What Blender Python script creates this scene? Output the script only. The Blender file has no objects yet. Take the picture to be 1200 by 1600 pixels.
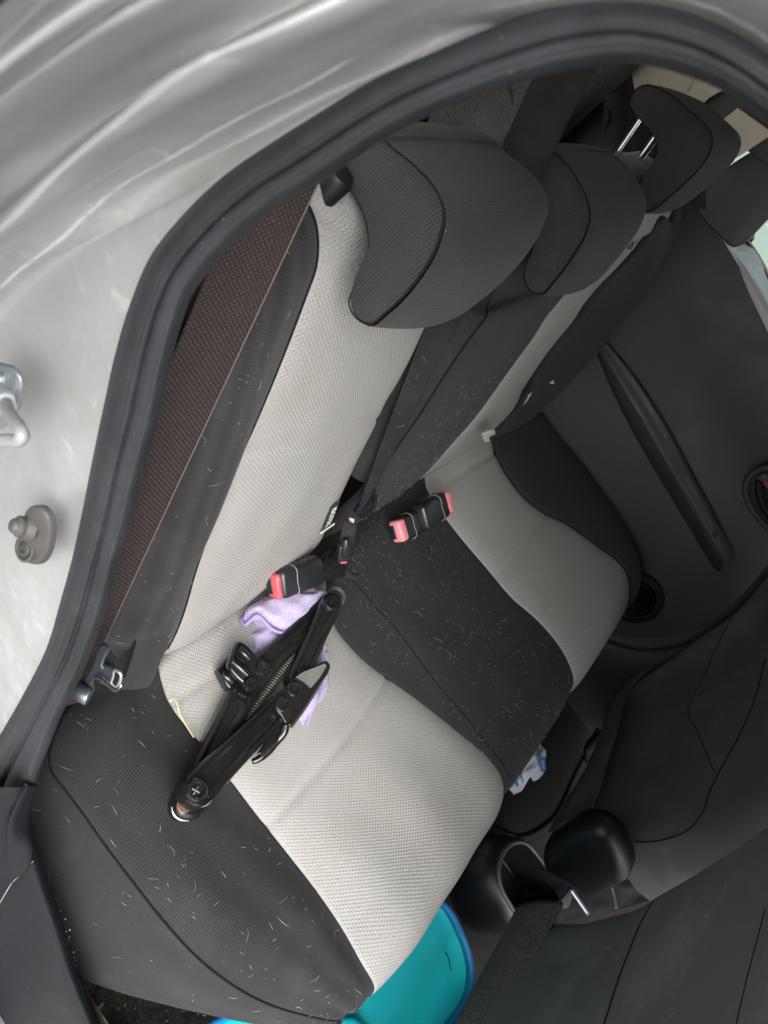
import bpy, bmesh, math, random
import numpy as np
from mathutils import Vector, Matrix

# ------------------------------------------------------------------ camera
# car frame in metres: +X goes into the car from the open door, +Y to the
# rear of the car, +Z up; the seat crease is at y = 0, cushion front at z = 0
S = bpy.context.scene
COL = S.collection
R0 = np.array([0.55239627, -0.541273, 0.63394156])      # picture right
R1 = np.array([-0.37257732, -0.84063116, -0.39309718])  # picture down
R2 = np.array([0.74568392, -0.01904683, -0.66602756])   # view direction
CP = np.array([-0.818525, 0.019153, 0.708746])
cd = bpy.data.cameras.new('camera')
cam = bpy.data.objects.new('camera', cd)
COL.objects.link(cam)
cd.sensor_fit = 'AUTO'
cd.sensor_width = 36.0
cd.lens = 1155.0 / 1600.0 * 36.0
cd.clip_start = 0.01
cd.clip_end = 200
M = Matrix(((R0[0], -R1[0], -R2[0], CP[0]), (R0[1], -R1[1], -R2[1], CP[1]), (R0[2], -R1[2], -R2[2], CP[2]), (0, 0, 0, 1)))
cam.matrix_world = M
cd.dof.use_dof = True
cd.dof.focus_distance = 0.75
cd.dof.aperture_fstop = 15.0
S.camera = cam

# ------------------------------------------------------------------ light
SUN_EL = math.radians(46)     # overcast: broad soft sun from outside the open door
w = bpy.data.worlds.new('World')
S.world = w
w.use_nodes = True
nt = w.node_tree
bg = nt.nodes['Background']
sky = nt.nodes.new('ShaderNodeTexSky')
sky.sky_type = 'NISHITA'
sky.sun_disc = False
sky.sun_elevation = SUN_EL
sky.air_density = 1.0
sky.dust_density = 4.0
sky.ozone_density = 1.0
hs = nt.nodes.new('ShaderNodeHueSaturation')
hs.inputs['Saturation'].default_value = 0.32
nt.links.new(sky.outputs[0], hs.inputs['Color'])
nt.links.new(hs.outputs[0], bg.inputs['Color'])
bg.inputs['Strength'].default_value = 0.15
sd = bpy.data.lights.new('sun', 'SUN')
sd.energy = 1.3
sd.angle = math.radians(50)
sd.color = (1.0, 0.99, 0.97)
sun = bpy.data.objects.new('sun', sd)
COL.objects.link(sun)
ld = Vector((-0.91 * math.cos(SUN_EL), -0.41 * math.cos(SUN_EL), math.sin(SUN_EL)))   # towards the sun
sun.rotation_euler = ld.to_track_quat('Z', 'Y').to_euler()
sun.location = (-2, -1, 3)
sky.sun_rotation = math.atan2(ld.x, ld.y)
S.view_settings.view_transform = 'Standard'
S.view_settings.look = 'None'
S.view_settings.gamma = 1
S.view_settings.exposure = 1.4
S.render.resolution_x, S.render.resolution_y = 768, 1024

rng = np.random.default_rng(7)
random.seed(7)

# ------------------------------------------------------------------ geometry of sight
def ray(u, v): return R2 + (u - 600) / 1155. * R0 + (v - 800) / 1155. * R1
def ax(u, v, x):
    d = ray(u, v); return CP + d * ((x - CP[0]) / d[0])
def ay(u, v, y):
    d = ray(u, v); return CP + d * ((y - CP[1]) / d[1])
def az(u, v, z):
    d = ray(u, v); return CP + d * ((z - CP[2]) / d[2])
def pl(u, v, P, N):
    d = ray(u, v); P = np.asarray(P, float); N = np.asarray(N, float)
    return CP + d * (np.dot(P - CP, N) / np.dot(d, N))
V3 = lambda *a: np.array(a, float)

TH1 = 0.379
N1 = V3(0, -math.cos(TH1), math.sin(TH1)); P1 = V3(0, 0, -.0345); D1 = V3(0, math.sin(TH1), math.cos(TH1))
def b1(x, d, o=0.0): return P1 + V3(x, 0, 0) + d * D1 + o * N1            # near backrest
def b1i(u, v, o=0.0): return pl(u, v, P1 + o * N1, N1)
TH2 = 0.30
N2 = V3(0, -math.cos(TH2), math.sin(TH2)); P2 = V3(0, .006, -.0345); D2 = V3(0, math.sin(TH2), math.cos(TH2))
def b2(x, d, o=0.0): return P2 + V3(x, 0, 0) + d * D2 + o * N2            # wide backrest
def b2i(u, v, o=0.0): return pl(u, v, P2 + o * N2, N2)
NC = V3(0, .0345, .401); NC /= np.linalg.norm(NC)
def ci(u, v, o=0.0): return pl(u, v, P1 + o * NC, NC)                       # cushion top

# ------------------------------------------------------------------ curves
def resample(pts, n, closed=False, L=None):
    p = np.asarray(pts, float)
    if closed: p = np.vstack([p, p[:1]])
    if len(p) == 2:
        t = np.linspace(0, 1, n)[:, None]; return p[0] * (1 - t) + p[1] * t
    if L is None: L = np.linalg.norm(np.diff(p, axis=0), axis=1)
    L = np.maximum(L, 1e-9)
    s = np.concatenate([[0], np.cumsum(L)])
    m = np.zeros_like(p)
    dd = np.diff(p, axis=0) / L[:, None]
    m[1:-1] = (dd[:-1] * L[1:, None] + dd[1:] * L[:-1, None]) / (L[:-1] + L[1:])[:, None]
    if closed:
        m[0] = m[-1] = (dd[-1] * L[0] + dd[0] * L[-1]) / (L[0] + L[-1])
    else:
        m[0] = dd[0]; m[-1] = dd[-1]
    q = np.linspace(0, s[-1], n + 1)[:-1] if closed else np.linspace(0, s[-1], n)
    k = np.clip(np.searchsorted(s, q, side='right') - 1, 0, len(L) - 1)
    h = L[k]; t = ((q - s[k]) / h)[:, None]; h = h[:, None]
    return ((2*t**3 - 3*t**2 + 1) * p[k] + (t**3 - 2*t**2 + t) * h * m[k] + (-2*t**3 + 3*t**2) * p[k+1] + (t**3 - t**2) * h * m[k+1])
def lerp(a, b, t): return a * (1 - t) + b * t

# ------------------------------------------------------------------ objects
def mesh_obj(name, verts, faces, mat, parent=None, smooth=True, uv=None):
    me = bpy.data.meshes.new(name)
    me.from_pydata([tuple(map(float, v)) for v in verts], [], [tuple(map(int, f)) for f in faces])
    if smooth: me.polygons.foreach_set('use_smooth', [True] * len(me.polygons))
    if uv is not None:
        ul = me.uv_layers.new(name='UVMap')
        idx = np.empty(len(me.loops), dtype=np.int64); me.loops.foreach_get('vertex_index', idx)
        ul.data.foreach_set('uv', np.asarray(uv, float)[idx].ravel())
    me.update()
    o = bpy.data.objects.new(name, me)
    COL.objects.link(o)
    if mat is not None: me.materials.append(mat)
    if parent is not None:
        o.parent = parent
        if parent.type == 'EMPTY': o.matrix_parent_inverse = Matrix.Translation(-parent.location)
    return o
def thing(name, label, cat, loc=(0, 0, 0), group=None):
    o = bpy.data.objects.new(name, None); COL.objects.link(o)
    o.empty_display_size = .02
    o.location = tuple(map(float, loc)); o['label'] = label; o['category'] = cat
    if group: o['group'] = group
    return o
def tag(o, label, cat, group=None):
    o['label'] = label; o['category'] = cat
    if group: o['group'] = group
    return o
def structure(o): o['kind'] = 'structure'; return o

def grid_faces(nv, nu, closed_u=False):
    F = []
    for j in range(nv - 1):
        for i in range(nu if closed_u else nu - 1):
            i2 = (i + 1) % nu
            F.append((j*nu + i, j*nu + i2, (j+1)*nu + i2, (j+1)*nu + i))
    return F
def grid_normals(G):
    du = np.gradient(G, axis=1); dv = np.gradient(G, axis=0)
    n = np.cross(du, dv); l = np.linalg.norm(n, axis=2, keepdims=True); l[l < 1e-12] = 1
    return n / l
def loft(name, rails, mat, parent=None, nu=24, nv=60, puff=0.0, pw=6, toward=CP, thick=0.0, grooves=(), noise=0.0, seed=0, fn=None, endpuff=False, edge0=True):
    rs = np.stack([resample(r, nv) for r in rails])          # rail, along, 3
    Lm = np.linalg.norm(np.diff(rs, axis=0), axis=2).mean(1)
    G = np.stack([resample(rs[:, j], nu, False, Lm) for j in range(nv)])   # along, across, 3
    N = grid_normals(G)
    if np.sum((toward - G) * N) < 0: N = -N
    a = np.linspace(-1, 1, nu)[None, :]; b = np.linspace(0, 1, nv)[:, None]
    disp = puff * (1 - np.abs(a) ** pw) * np.ones_like(b)
    if endpuff: disp = disp * (1 - np.abs(2 * b - 1) ** pw)
    ds = np.concatenate([[0], np.cumsum(np.linalg.norm(np.diff(G[:, nu // 2], axis=0), axis=1))])
    for g in grooves:                                         # (fraction along, depth, half width in m, slant)
        gf, dep, hw = g[:3]; sl = g[3] if len(g) > 3 else 0.0
        cen = (gf + sl * (a + 1) / 2) * ds[-1]
        disp = disp - dep * np.exp(-((ds[:, None] - cen) / hw) ** 2)
    if noise:
        r = np.random.default_rng(seed)
        for k in range(7):
            fx, fy = r.uniform(.5, 3.2, 2); ph = r.uniform(0, 6.28, 2)
            disp = disp + noise / 3 * np.sin(fx * 3 * a + ph[0]) * np.sin(fy * 6 * b + ph[1]) * ((1 - a**8) if edge0 else 1)
    if fn is not None: disp = disp + fn(a, b)
    G = G + N * disp[..., None]
    us = np.concatenate([[0], np.cumsum(np.linalg.norm(np.diff(G.mean(0), axis=0), axis=1))])
    uv = np.stack(np.meshgrid(us, ds), axis=-1).reshape(-1, 2)
    n = np.cross(G[0, 1] - G[0, 0], G[1, 0] - G[0, 0])
    F = grid_faces(nv, nu)
    if np.sum(np.cross(G[1:-1, 2:] - G[1:-1, :-2], G[2:, 1:-1][:, :nu-2] - G[:-2, 1:-1][:, :nu-2]) * (toward - G[1:-1, 1:-1])) < 0:
        F = [f[::-1] for f in F]
    o = mesh_obj(name, G.reshape(-1, 3), F, mat, parent, uv=uv)
    if thick:
        m = o.modifiers.new('thickness', 'SOLIDIFY'); m.thickness = thick; m.offset = -1
    o_grid[o.name] = G
    return o
o_grid = {}

def tube(pts, r, k=8, n=None, closed=False, flat=None):
    """verts, faces of a round tube along a curve; r may be a list"""
    p = resample(pts, n, closed) if n else np.asarray(pts, float)
    m = len(p)
    t = np.gradient(p, axis=0) if not closed else np.roll(p, -1, 0) - np.roll(p, 1, 0)
    t /= np.maximum(np.linalg.norm(t, axis=1, keepdims=True), 1e-12)
    rr = np.interp(np.linspace(0, 1, m), np.linspace(0, 1, len(r)), r) if hasattr(r, '__len__') else np.full(m, r)
    up = V3(0, 0, 1) if abs(t[0][2]) < .9 else V3(1, 0, 0)
    nrm = np.cross(t[0], up); nrm /= np.linalg.norm(nrm)
    V, F = [], []
    for j in range(m):
        nrm = nrm - t[j] * np.dot(nrm, t[j]); nrm /= np.linalg.norm(nrm)
        b = np.cross(t[j], nrm)
        for i in range(k):
            a = 2 * math.pi * i / k
            V.append(p[j] + rr[j] * (math.cos(a) * nrm + math.sin(a) * b))
    for j in range(m if closed else m - 1):
        j2 = (j + 1) % m
        for i in range(k):
            i2 = (i + 1) % k
            F.append((j*k + i, j*k + i2, j2*k + i2, j2*k + i))
    if not closed:
        F.append(tuple(range(k))[::-1]); F.append(tuple((m-1)*k + i for i in range(k)))
    return V, F
def tube_obj(name, pts, r, mat, parent=None, k=8, n=None, closed=False):
    V, F = tube(pts, r, k, n, closed); return mesh_obj(name, V, F, mat, parent)
def join(parts):
    V, F = [], []
    for v, f in parts:
        b = len(V); V += list(v); F += [tuple(b + i for i in q) for q in f]
    return V, F

def prism(poly, n, h, bevel=0.0, cap_round=0):
    """closed outline (3D points in one plane) raised by h along n with a rounded top rim"""
    p = np.asarray(poly, float); n = np.asarray(n, float) / np.linalg.norm(n)
    c = p.mean(0); k = len(p)
    rings = [p]
    # inset direction
    e = np.roll(p, -1, 0) - np.roll(p, 1, 0); e /= np.maximum(np.linalg.norm(e, axis=1, keepdims=True), 1e-9)
    ins = np.cross(n, e)
    area = np.sum(np.cross(p - c, np.roll(p, -1, 0) - c) @ n)
    if area < 0: ins = -ins
    if bevel:
        for s in range(4):
            a = s / 3 * math.pi / 2
            rings.append(p + n * (h - bevel + bevel * math.sin(a)) + ins * (bevel * (1 - math.cos(a))))
    else: rings.append(p + n * h)
    V = np.concatenate(rings); F = grid_faces(len(rings), k, True)
    F.append(tuple((len(rings)-1)*k + i for i in range(k))); F.append(tuple(range(k))[::-1])
    if area < 0: F = [f[::-1] for f in F]
    return list(V), F
def prism_obj(name, poly, n, h, mat, parent=None, bevel=0.0, smooth=True):
    V, F = prism(poly, n, h, bevel); o = mesh_obj(name, V, F, mat, parent, smooth)
    if smooth:
        m = o.modifiers.new('edges', 'EDGE_SPLIT'); m.split_angle = math.radians(42)
    return o
def box(c, X, Y, Z, bev=0.0):
    """box centre c with half axes X, Y, Z (vectors)"""
    c, X, Y, Z = map(lambda a: np.asarray(a, float), (c, X, Y, Z))
    bm = bmesh.new()
    vs = [bm.verts.new(tuple(c + sx*X + sy*Y + sz*Z)) for sx in (-1, 1) for sy in (-1, 1) for sz in (-1, 1)]
    for f in ((0,1,3,2), (4,6,7,5), (0,4,5,1), (2,3,7,6), (0,2,6,4), (1,5,7,3)): bm.faces.new([vs[i] for i in f])
    bmesh.ops.recalc_face_normals(bm, faces=bm.faces)
    if bev: bmesh.ops.bevel(bm, geom=list(bm.edges), offset=bev, segments=3, affect='EDGES', profile=.5)
    bm.verts.index_update()
    V = [np.array(v.co) for v in bm.verts]; F = [tuple(v.index for v in f.verts) for f in bm.faces]
    bm.free(); return V, F
def box_obj(name, c, X, Y, Z, mat, parent=None, bev=0.0):
    V, F = box(c, X, Y, Z, bev); o = mesh_obj(name, V, F, mat, parent, True)
    m = o.modifiers.new('edges', 'EDGE_SPLIT'); m.split_angle = math.radians(50)
    return o
def disc_ring(c, n, prof, k=28):
    """lathe: prof = [(radius, height)] about the axis n through c"""
    n = np.asarray(n, float) / np.linalg.norm(n)
    a = np.cross(n, V3(0, 0, 1) if abs(n[2]) < .9 else V3(1, 0, 0)); a /= np.linalg.norm(a); b = np.cross(n, a)
    V = [np.asarray(c) + h*n + r*(math.cos(t)*a + math.sin(t)*b) for r, h in prof for t in np.linspace(0, 2*math.pi, k, endpoint=False)]
    F = grid_faces(len(prof), k, True)
    F.append(tuple((len(prof)-1)*k + i for i in range(k)))
    F.append(tuple(range(k))[::-1])
    return V, F
def lathe_obj(name, c, n, prof, mat, parent=None, k=28):
    V, F = disc_ring(c, n, prof, k); o = mesh_obj(name, V, F, mat, parent)
    m = o.modifiers.new('edges', 'EDGE_SPLIT'); m.split_angle = math.radians(40)
    return o
def unit(v): v = np.asarray(v, float); return v / np.linalg.norm(v)
def text_obj(name, s, c, right, up, size, mat, parent=None, lift=0.0006):
    cu = bpy.data.curves.new(name, 'FONT'); cu.body = s; cu.size = size; cu.align_x = 'CENTER'; cu.align_y = 'CENTER'; cu.extrude = 0.0002
    t = bpy.data.objects.new(name, cu); COL.objects.link(t)
    dg = bpy.context.evaluated_depsgraph_get()
    me = bpy.data.meshes.new_from_object(t.evaluated_get(dg))
    bpy.data.objects.remove(t); bpy.data.curves.remove(cu)
    r = unit(right); u = unit(np.asarray(up) - r*np.dot(up, r)); n = np.cross(r, u)
    mm = Matrix(((r[0], u[0], n[0], c[0]), (r[1], u[1], n[1], c[1]), (r[2], u[2], n[2], c[2]), (0, 0, 0, 1)))
    me.transform(Matrix.Translation(Vector(n * lift)) @ mm)
    me.materials.clear(); me.materials.append(mat); me.name = name
    o = bpy.data.objects.new(name, me); COL.objects.link(o)
    if parent is not None: o.parent = parent
    return o

# ------------------------------------------------------------------ materials
class NB:
    def __init__(s, name):
        s.m = bpy.data.materials.new(name); s.m.use_nodes = True
        s.t = s.m.node_tree; s.b = s.t.nodes['Principled BSDF']
    def n(s, typ, **kw):
        x = s.t.nodes.new(typ)
        for k, v in kw.items():
            if k in x.inputs: x.inputs[k].default_value = v
            else: setattr(x, k, v)
        return x
    def l(s, a, b): s.t.links.new(a, b)
    def math(s, op, a, b=None, clamp=False):
        x = s.t.nodes.new('ShaderNodeMath'); x.operation = op; x.use_clamp = clamp
        for i, q in enumerate((a, b)):
            if q is None: continue
            if isinstance(q, (int, float)): x.inputs[i].default_value = q
            else: s.l(q, x.inputs[i])
        return x.outputs[0]
    def mix(s, f, a, b):
        x = s.t.nodes.new('ShaderNodeMix'); x.data_type = 'RGBA'
        for k, q in ((0, f), (6, a), (7, b)):
            if isinstance(q, (int, float)): x.inputs[k].default_value = q
            elif isinstance(q, tuple): x.inputs[k].default_value = (*q, 1)
            else: s.l(q, x.inputs[k])
        return x.outputs[2]
    def uv(s):
        tc = s.n('ShaderNodeTexCoord'); sp = s.n('ShaderNodeSeparateXYZ'); s.l(tc.outputs['UV'], sp.inputs[0])
        return tc, sp.outputs[0], sp.outputs[1]
    def noise(s, scale, detail=4, rough=.6, coord='Object', vec=None, stretch=None):
        x = s.n('ShaderNodeTexNoise'); x.inputs['Scale'].default_value = scale; x.inputs['Detail'].default_value = detail; x.inputs['Roughness'].default_value = rough
        if vec is None:
            tc = s.n('ShaderNodeTexCoord'); vec = tc.outputs[coord]
        if stretch is not None:
            mp = s.n('ShaderNodeMapping'); mp.inputs['Scale'].default_value = stretch; mp.inputs['Rotation'].default_value = (0.3, 0.5, 0.7)
            s.l(vec, mp.inputs[0]); vec = mp.outputs[0]
        s.l(vec, x.inputs['Vector']); return x.outputs[0]
    def ramp(s, v, a, b):
        x = s.n('ShaderNodeMapRange'); x.inputs['From Min'].default_value = a; x.inputs['From Max'].default_value = b; s.l(v, x.inputs['Value']); return x.outputs[0]
    def set(s, k, v):
        if k == 'Sheen Weight': v = v * .22
        if isinstance(v, (int, float)): s.b.inputs[k].default_value = v
        elif isinstance(v, tuple): s.b.inputs[k].default_value = (*v, 1) if len(v) == 3 and k != 'Subsurface Radius' else v
        else: s.l(v, s.b.inputs[k])
    def bump(s, h, strength, dist):
        x = s.n('ShaderNodeBump'); x.inputs['Strength'].default_value = strength; x.inputs['Distance'].default_value = dist
        s.l(h, x.inputs['Height']); s.l(x.outputs[0], s.b.inputs['Normal'])

def fabric_dots(name, base, dot, pu, pv, amt, bumpd, sheen=.15, dirt=(.24, .20, .15)):
    """knit of raised dots in staggered rows; UVs are metres on the cloth"""
    q = NB(name); tc, u, v = q.uv()
    su = q.math('SINE', q.math('MULTIPLY', u, 2*math.pi/pu)); sv = q.math('SINE', q.math('MULTIPLY', v, 2*math.pi/pv))
    jit = q.noise(420, 2, .6, 'UV'); d = q.math('ADD', q.math('MULTIPLY', su, sv), q.math('MULTIPLY', q.math('SUBTRACT', jit, .5), .9)); dm = q.ramp(d, .05, .8)
    fine = q.noise(2500, 2, .5, 'UV'); big = q.noise(9, 4, .6)
    c = q.mix(q.math('MULTIPLY', dm, amt), base, dot)
    c = q.mix(q.math('MULTIPLY', q.ramp(fine, .3, .75), .22), c, tuple(x*.55 for x in base))
    c = q.mix(q.math('MULTIPLY', q.ramp(big, .50, .78), .30), c, dirt)
    q.set('Base Color', c); q.set('Roughness', .92); q.set('Specular IOR Level', .2)
    q.set('Sheen Weight', sheen); q.set('Sheen Roughness', .5)
    h = q.math('ADD', q.math('MULTIPLY', dm, 1.0), q.math('MULTIPLY', fine, .45))
    q.bump(h, .9, bumpd)
    return q.m
def fabric_weave(name, base, pu, pv, bumpd=.0008, sheen=.25, contrast=.6, skew=0.0, dust=.25):
    q = NB(name); tc, u, v = q.uv()
    u2 = q.math('ADD', u, q.math('MULTIPLY', v, skew))
    su = q.math('SINE', q.math('MULTIPLY', u2, 2*math.pi/pu)); sv = q.math('SINE', q.math('MULTIPLY', v, 2*math.pi/pv))
    d = q.math('ADD', q.math('MULTIPLY', su, .5), q.math('MULTIPLY', q.math('MULTIPLY', su, sv), .5))
    dm = q.ramp(d, -.6, .9)
    fine = q.noise(1800, 2, .5, 'UV'); big = q.noise(11, 5, .65)
    c = q.mix(q.math('MULTIPLY', dm, contrast), tuple(x*.55 for x in base), tuple(min(1, x*1.9) for x in base))
    c = q.mix(q.math('MULTIPLY', q.ramp(big, .48, .8), dust), c, tuple(x*2.4 + .01 for x in base))
    sp = q.noise(420, 1, .5)
    c = q.mix(q.math('MULTIPLY', q.ramp(sp, .76, .82), .35), c, (.4, .39, .36))
    q.set('Base Color', c); q.set('Roughness', .9); q.set('Specular IOR Level', .25)
    q.set('Sheen Weight', sheen); q.set('Sheen Roughness', .45)
    q.bump(q.math('ADD', dm, q.math('MULTIPLY', fine, .5)), .8, bumpd)
    return q.m
def plastic(name, base, rough=.5, grain=700, bumpd=.0003, dust=.2, dustcol=None, spec=.5):
    q = NB(name)
    g = q.noise(grain, 3, .6); big = q.noise(14, 5, .7); sp = q.noise(330, 2, .6)
    dc = dustcol or tuple(x*1.8 + .02 for x in base)
    c = q.mix(q.math('MULTIPLY', q.ramp(big, .42, .75), dust), base, dc)
    c = q.mix(q.math('MULTIPLY', q.ramp(sp, .72, .8), dust * .9), c, (.32, .31, .29))
    q.set('Base Color', c); q.set('Specular IOR Level', spec)
    r = q.math('ADD', q.math('MULTIPLY', q.ramp(big, .35, .75), .2), rough - .08); q.set('Roughness', r)
    q.bump(g, .6, bumpd)
    return q.m
def carpet(name, base, specks=.4, spcol=(.3, .28, .25), k=1.0):
    q = NB(name)
    f = q.noise(900*k, 3, .8); f2 = q.noise(260*max(k, .9), 3, .7); big = q.noise(16, 4, .7)
    c = q.mix(q.ramp(f, .3, .7), tuple(x*.4 for x in base), tuple(x*1.7 for x in base))
    c = q.mix(q.math('MULTIPLY', q.ramp(f2, .58, .75), specks), c, spcol)
    c = q.mix(q.math('MULTIPLY', q.ramp(big, .5, .75), .3), c, tuple(x*2.5 for x in base))
    q.set('Base Color', c); q.set('Roughness', 1.0); q.set('Specular IOR Level', .05); q.set('Sheen Weight', .2)
    q.bump(f, 1.0, .003)
    return q.m
def simple(name, base, rough=.4, metal=0.0, spec=.5, trans=0.0, noise_amt=.15, nscale=60, coat=0.0, ior=1.45, bumpd=0):
    q = NB(name); n = q.noise(nscale, 5, .7)
    c = q.mix(q.math('MULTIPLY', q.ramp(n, .35, .7), noise_amt), base, tuple(x*.5 for x in base))
    q.set('Base Color', c); q.set('Metallic', metal); q.set('Specular IOR Level', spec)
    q.set('Roughness', q.math('ADD', q.math('MULTIPLY', n, .25), rough - .12))
    q.set('Transmission Weight', trans); q.set('IOR', ior); q.set('Coat Weight', coat)
    if bumpd: q.bump(n, .5, bumpd)
    return q.m

LIGHT = fabric_dots('light_grey_knit', (.308, .303, .290), (.455, .450, .435), .0056, .0046, .46, .0006)
BLACK = fabric_weave('black_seat_cloth', (.029, .030, .031), .0019, .0019, contrast=.30, bumpd=.0003)
BLACKRIB = fabric_weave('black_ribbed_cloth', (.027, .028, .0295), .030, .0024, contrast=.42, bumpd=.0004)
BLACKFLAT = fabric_weave('black_plain_cloth', (.029, .0292, .031), .0016, .0016, bumpd=.0003, contrast=.5, sheen=.18, dust=.15)
HEADCLOTH = fabric_weave('headrest_cloth', (.031, .032, .0335), .0021, .0019, contrast=.6, bumpd=.0005, sheen=.3)
HEADGUSSET = fabric_weave('headrest_gusset_cloth', (.033, .0345, .036), .0016, .0016, contrast=.4, bumpd=.0005, sheen=.35)
FRONTCLOTH = fabric_weave('front_seat_cloth', (.098, .101, .102), .0022, .0022, contrast=.35, bumpd=.0003, dust=.3)
SIDECLOTH = fabric_weave('seat_side_cloth', (.0235, .0245, .025), .0016, .0016, contrast=.4, bumpd=.0003, sheen=.3, dust=.35)
BROWNBELT = fabric_dots('brown_webbing', (.020, .0143, .0133), (.13, .095, .088), .0040, .0034, .6, .0009, sheen=.1, dirt=(.05, .035, .032))
BELT = fabric_weave('black_webbing', (.022, .021, .0195), .0021, .004, contrast=.4, bumpd=.0002, sheen=.06, dust=.6)
RUBBER = plastic('dusty_rubber', (.016, .0175, .020), .52, 260, .0006, .6, (.042, .046, .052), .3)
TRIM = plastic('black_trim_plastic', (.042, .044, .045), .5, 800, .0003, .2)
SILLPLASTIC = plastic('sill_trim_plastic', (.006, .0067, .0088), .55, 420, .0006, .25, (.013, .0145, .018), .22)
DARKDOOR = plastic('door_card_plastic', (.028, .0325, .031), .5, 650, .0004, .15)
GLOSSBLACK = plastic('smooth_black_plastic', (.0065, .007, .0085), .42, 300, .0001, .05, None, .35)
BUCKLEBLACK = plastic('buckle_black', (.012, .013, .016), .3, 500, .0001, .25)
CREAM = plastic('cream_trim', (.50, .46, .38), .7, 600, .0003, .1, (.42, .38, .31))
FELT = carpet('grey_felt', (.085, .079, .072), .45, (.22, .205, .19), .35)
CARPET = carpet('black_carpet', (.020, .0195, .019), .30, (.12, .11, .10))
def dirty_carpet():
    m = carpet('dirty_carpet', (.022, .021, .020), .3, (.12, .11, .10)); nt_ = m.node_tree; bs = nt_.nodes['Principled BSDF']
    q = NB.__new__(NB); q.m, q.t, q.b = m, nt_, bs
    src = bs.inputs['Base Color'].links[0].from_socket
    tc = q.n('ShaderNodeTexCoord'); sp = q.n('ShaderNodeSeparateXYZ'); q.l(tc.outputs['Object'], sp.inputs[0])
    n1 = q.noise(35, 6, .8); n2 = q.noise(500, 3, .8)
    near = q.math('MULTIPLY', q.ramp(sp.outputs[0], -.44, -.54), q.ramp(n1, .36, .6))
    q.l(q.mix(q.math('MULTIPLY', near, q.ramp(n2, .35, .6)), src, (.24, .21, .17)), bs.inputs['Base Color'])
    return m
DIRTYCARPET = dirty_carpet()
MATCLOTH = carpet('floor_mat_pile', (.016, .016, .0165), .06)
BLACKMETAL = plastic('black_painted_steel', (.006, .006, .007), .20, 90, .0003, .22, (.05, .044, .036), .6)
BARESTEEL = simple('worn_bare_steel', (.62, .61, .58), .38, .85, nscale=120, noise_amt=.5)
ZINC = simple('zinc_plated_steel', (.34, .38, .40), .38, .8, nscale=180, noise_amt=.5)
WHITEMETAL = simple('painted_striker_loop', (.26, .27, .27), .45, .1, nscale=150, noise_amt=.3)
GREYSTEEL = simple('blued_steel', (.20, .23, .26), .34, .85, nscale=140, noise_amt=.5)
CHROME = simple('chrome', (.80, .80, .80), .12, 1.0, noise_amt=.02)
SCREW = simple('oily_screw_thread', (.12, .11, .095), .42, .7, nscale=300, noise_amt=.4)
GREYPLASTIC = simple('grey_brown_rubber', (.066, .063, .061), .55, 0, nscale=90, noise_amt=.35)
RUST = simple('rusty_copper', (.16, .085, .05), .5, .4, nscale=200)
RED = simple('red_release_button', (.50, .09, .11), .42, 0, nscale=140, noise_amt=.25)
PINK = simple('pink_red_release_button', (.74, .24, .28), .42, 0, nscale=140, noise_amt=.2)
ORANGE = simple('red_lock_mark', (.45, .06, .045), .4)
WHITE = simple('white_plastic', (.78, .78, .76), .4, noise_amt=.1)
PRINT = simple('white_print', (.70, .70, .70), .7, noise_amt=.25, nscale=400)
SEAM = simple('black_thread', (.012, .012, .013), .8, spec=.1)
SEAMGREY = simple('grey_thread', (.25, .235, .21), .8, spec=.1)
BLUEINK = simple('blue_print', (.03, .19, .55), .35, noise_amt=.1)
HAIR = simple('pale_hair', (.46, .45, .43), .5, spec=.3)
STRAW = simple('dry_straw', (.62, .50, .30), .6, nscale=400)
CRUMB = simple('yellow_crumb', (.42, .35, .22), .7, nscale=300, noise_amt=.4)

def lilac_cloth():
    q = NB('lilac_microfibre'); f = q.noise(800, 4, .8); b = q.noise(240, 4, .7)
    c = q.mix(q.ramp(f, .3, .7), (.35, .30, .51), (.55, .49, .69)); c = q.mix(q.math('MULTIPLY', q.ramp(b, .45, .65), .65), c, (.63, .58, .75))
    q.set('Base Color', c); q.set('Roughness', 1.0); q.set('Specular IOR Level', .05); q.set('Sheen Weight', .4); q.bump(f, 1.0, .0018); return q.m
LILAC = lilac_cloth()
HEM = simple('purple_hem_stitch', (.33, .26, .54), .85, spec=.1, nscale=900, noise_amt=.35)

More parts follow.
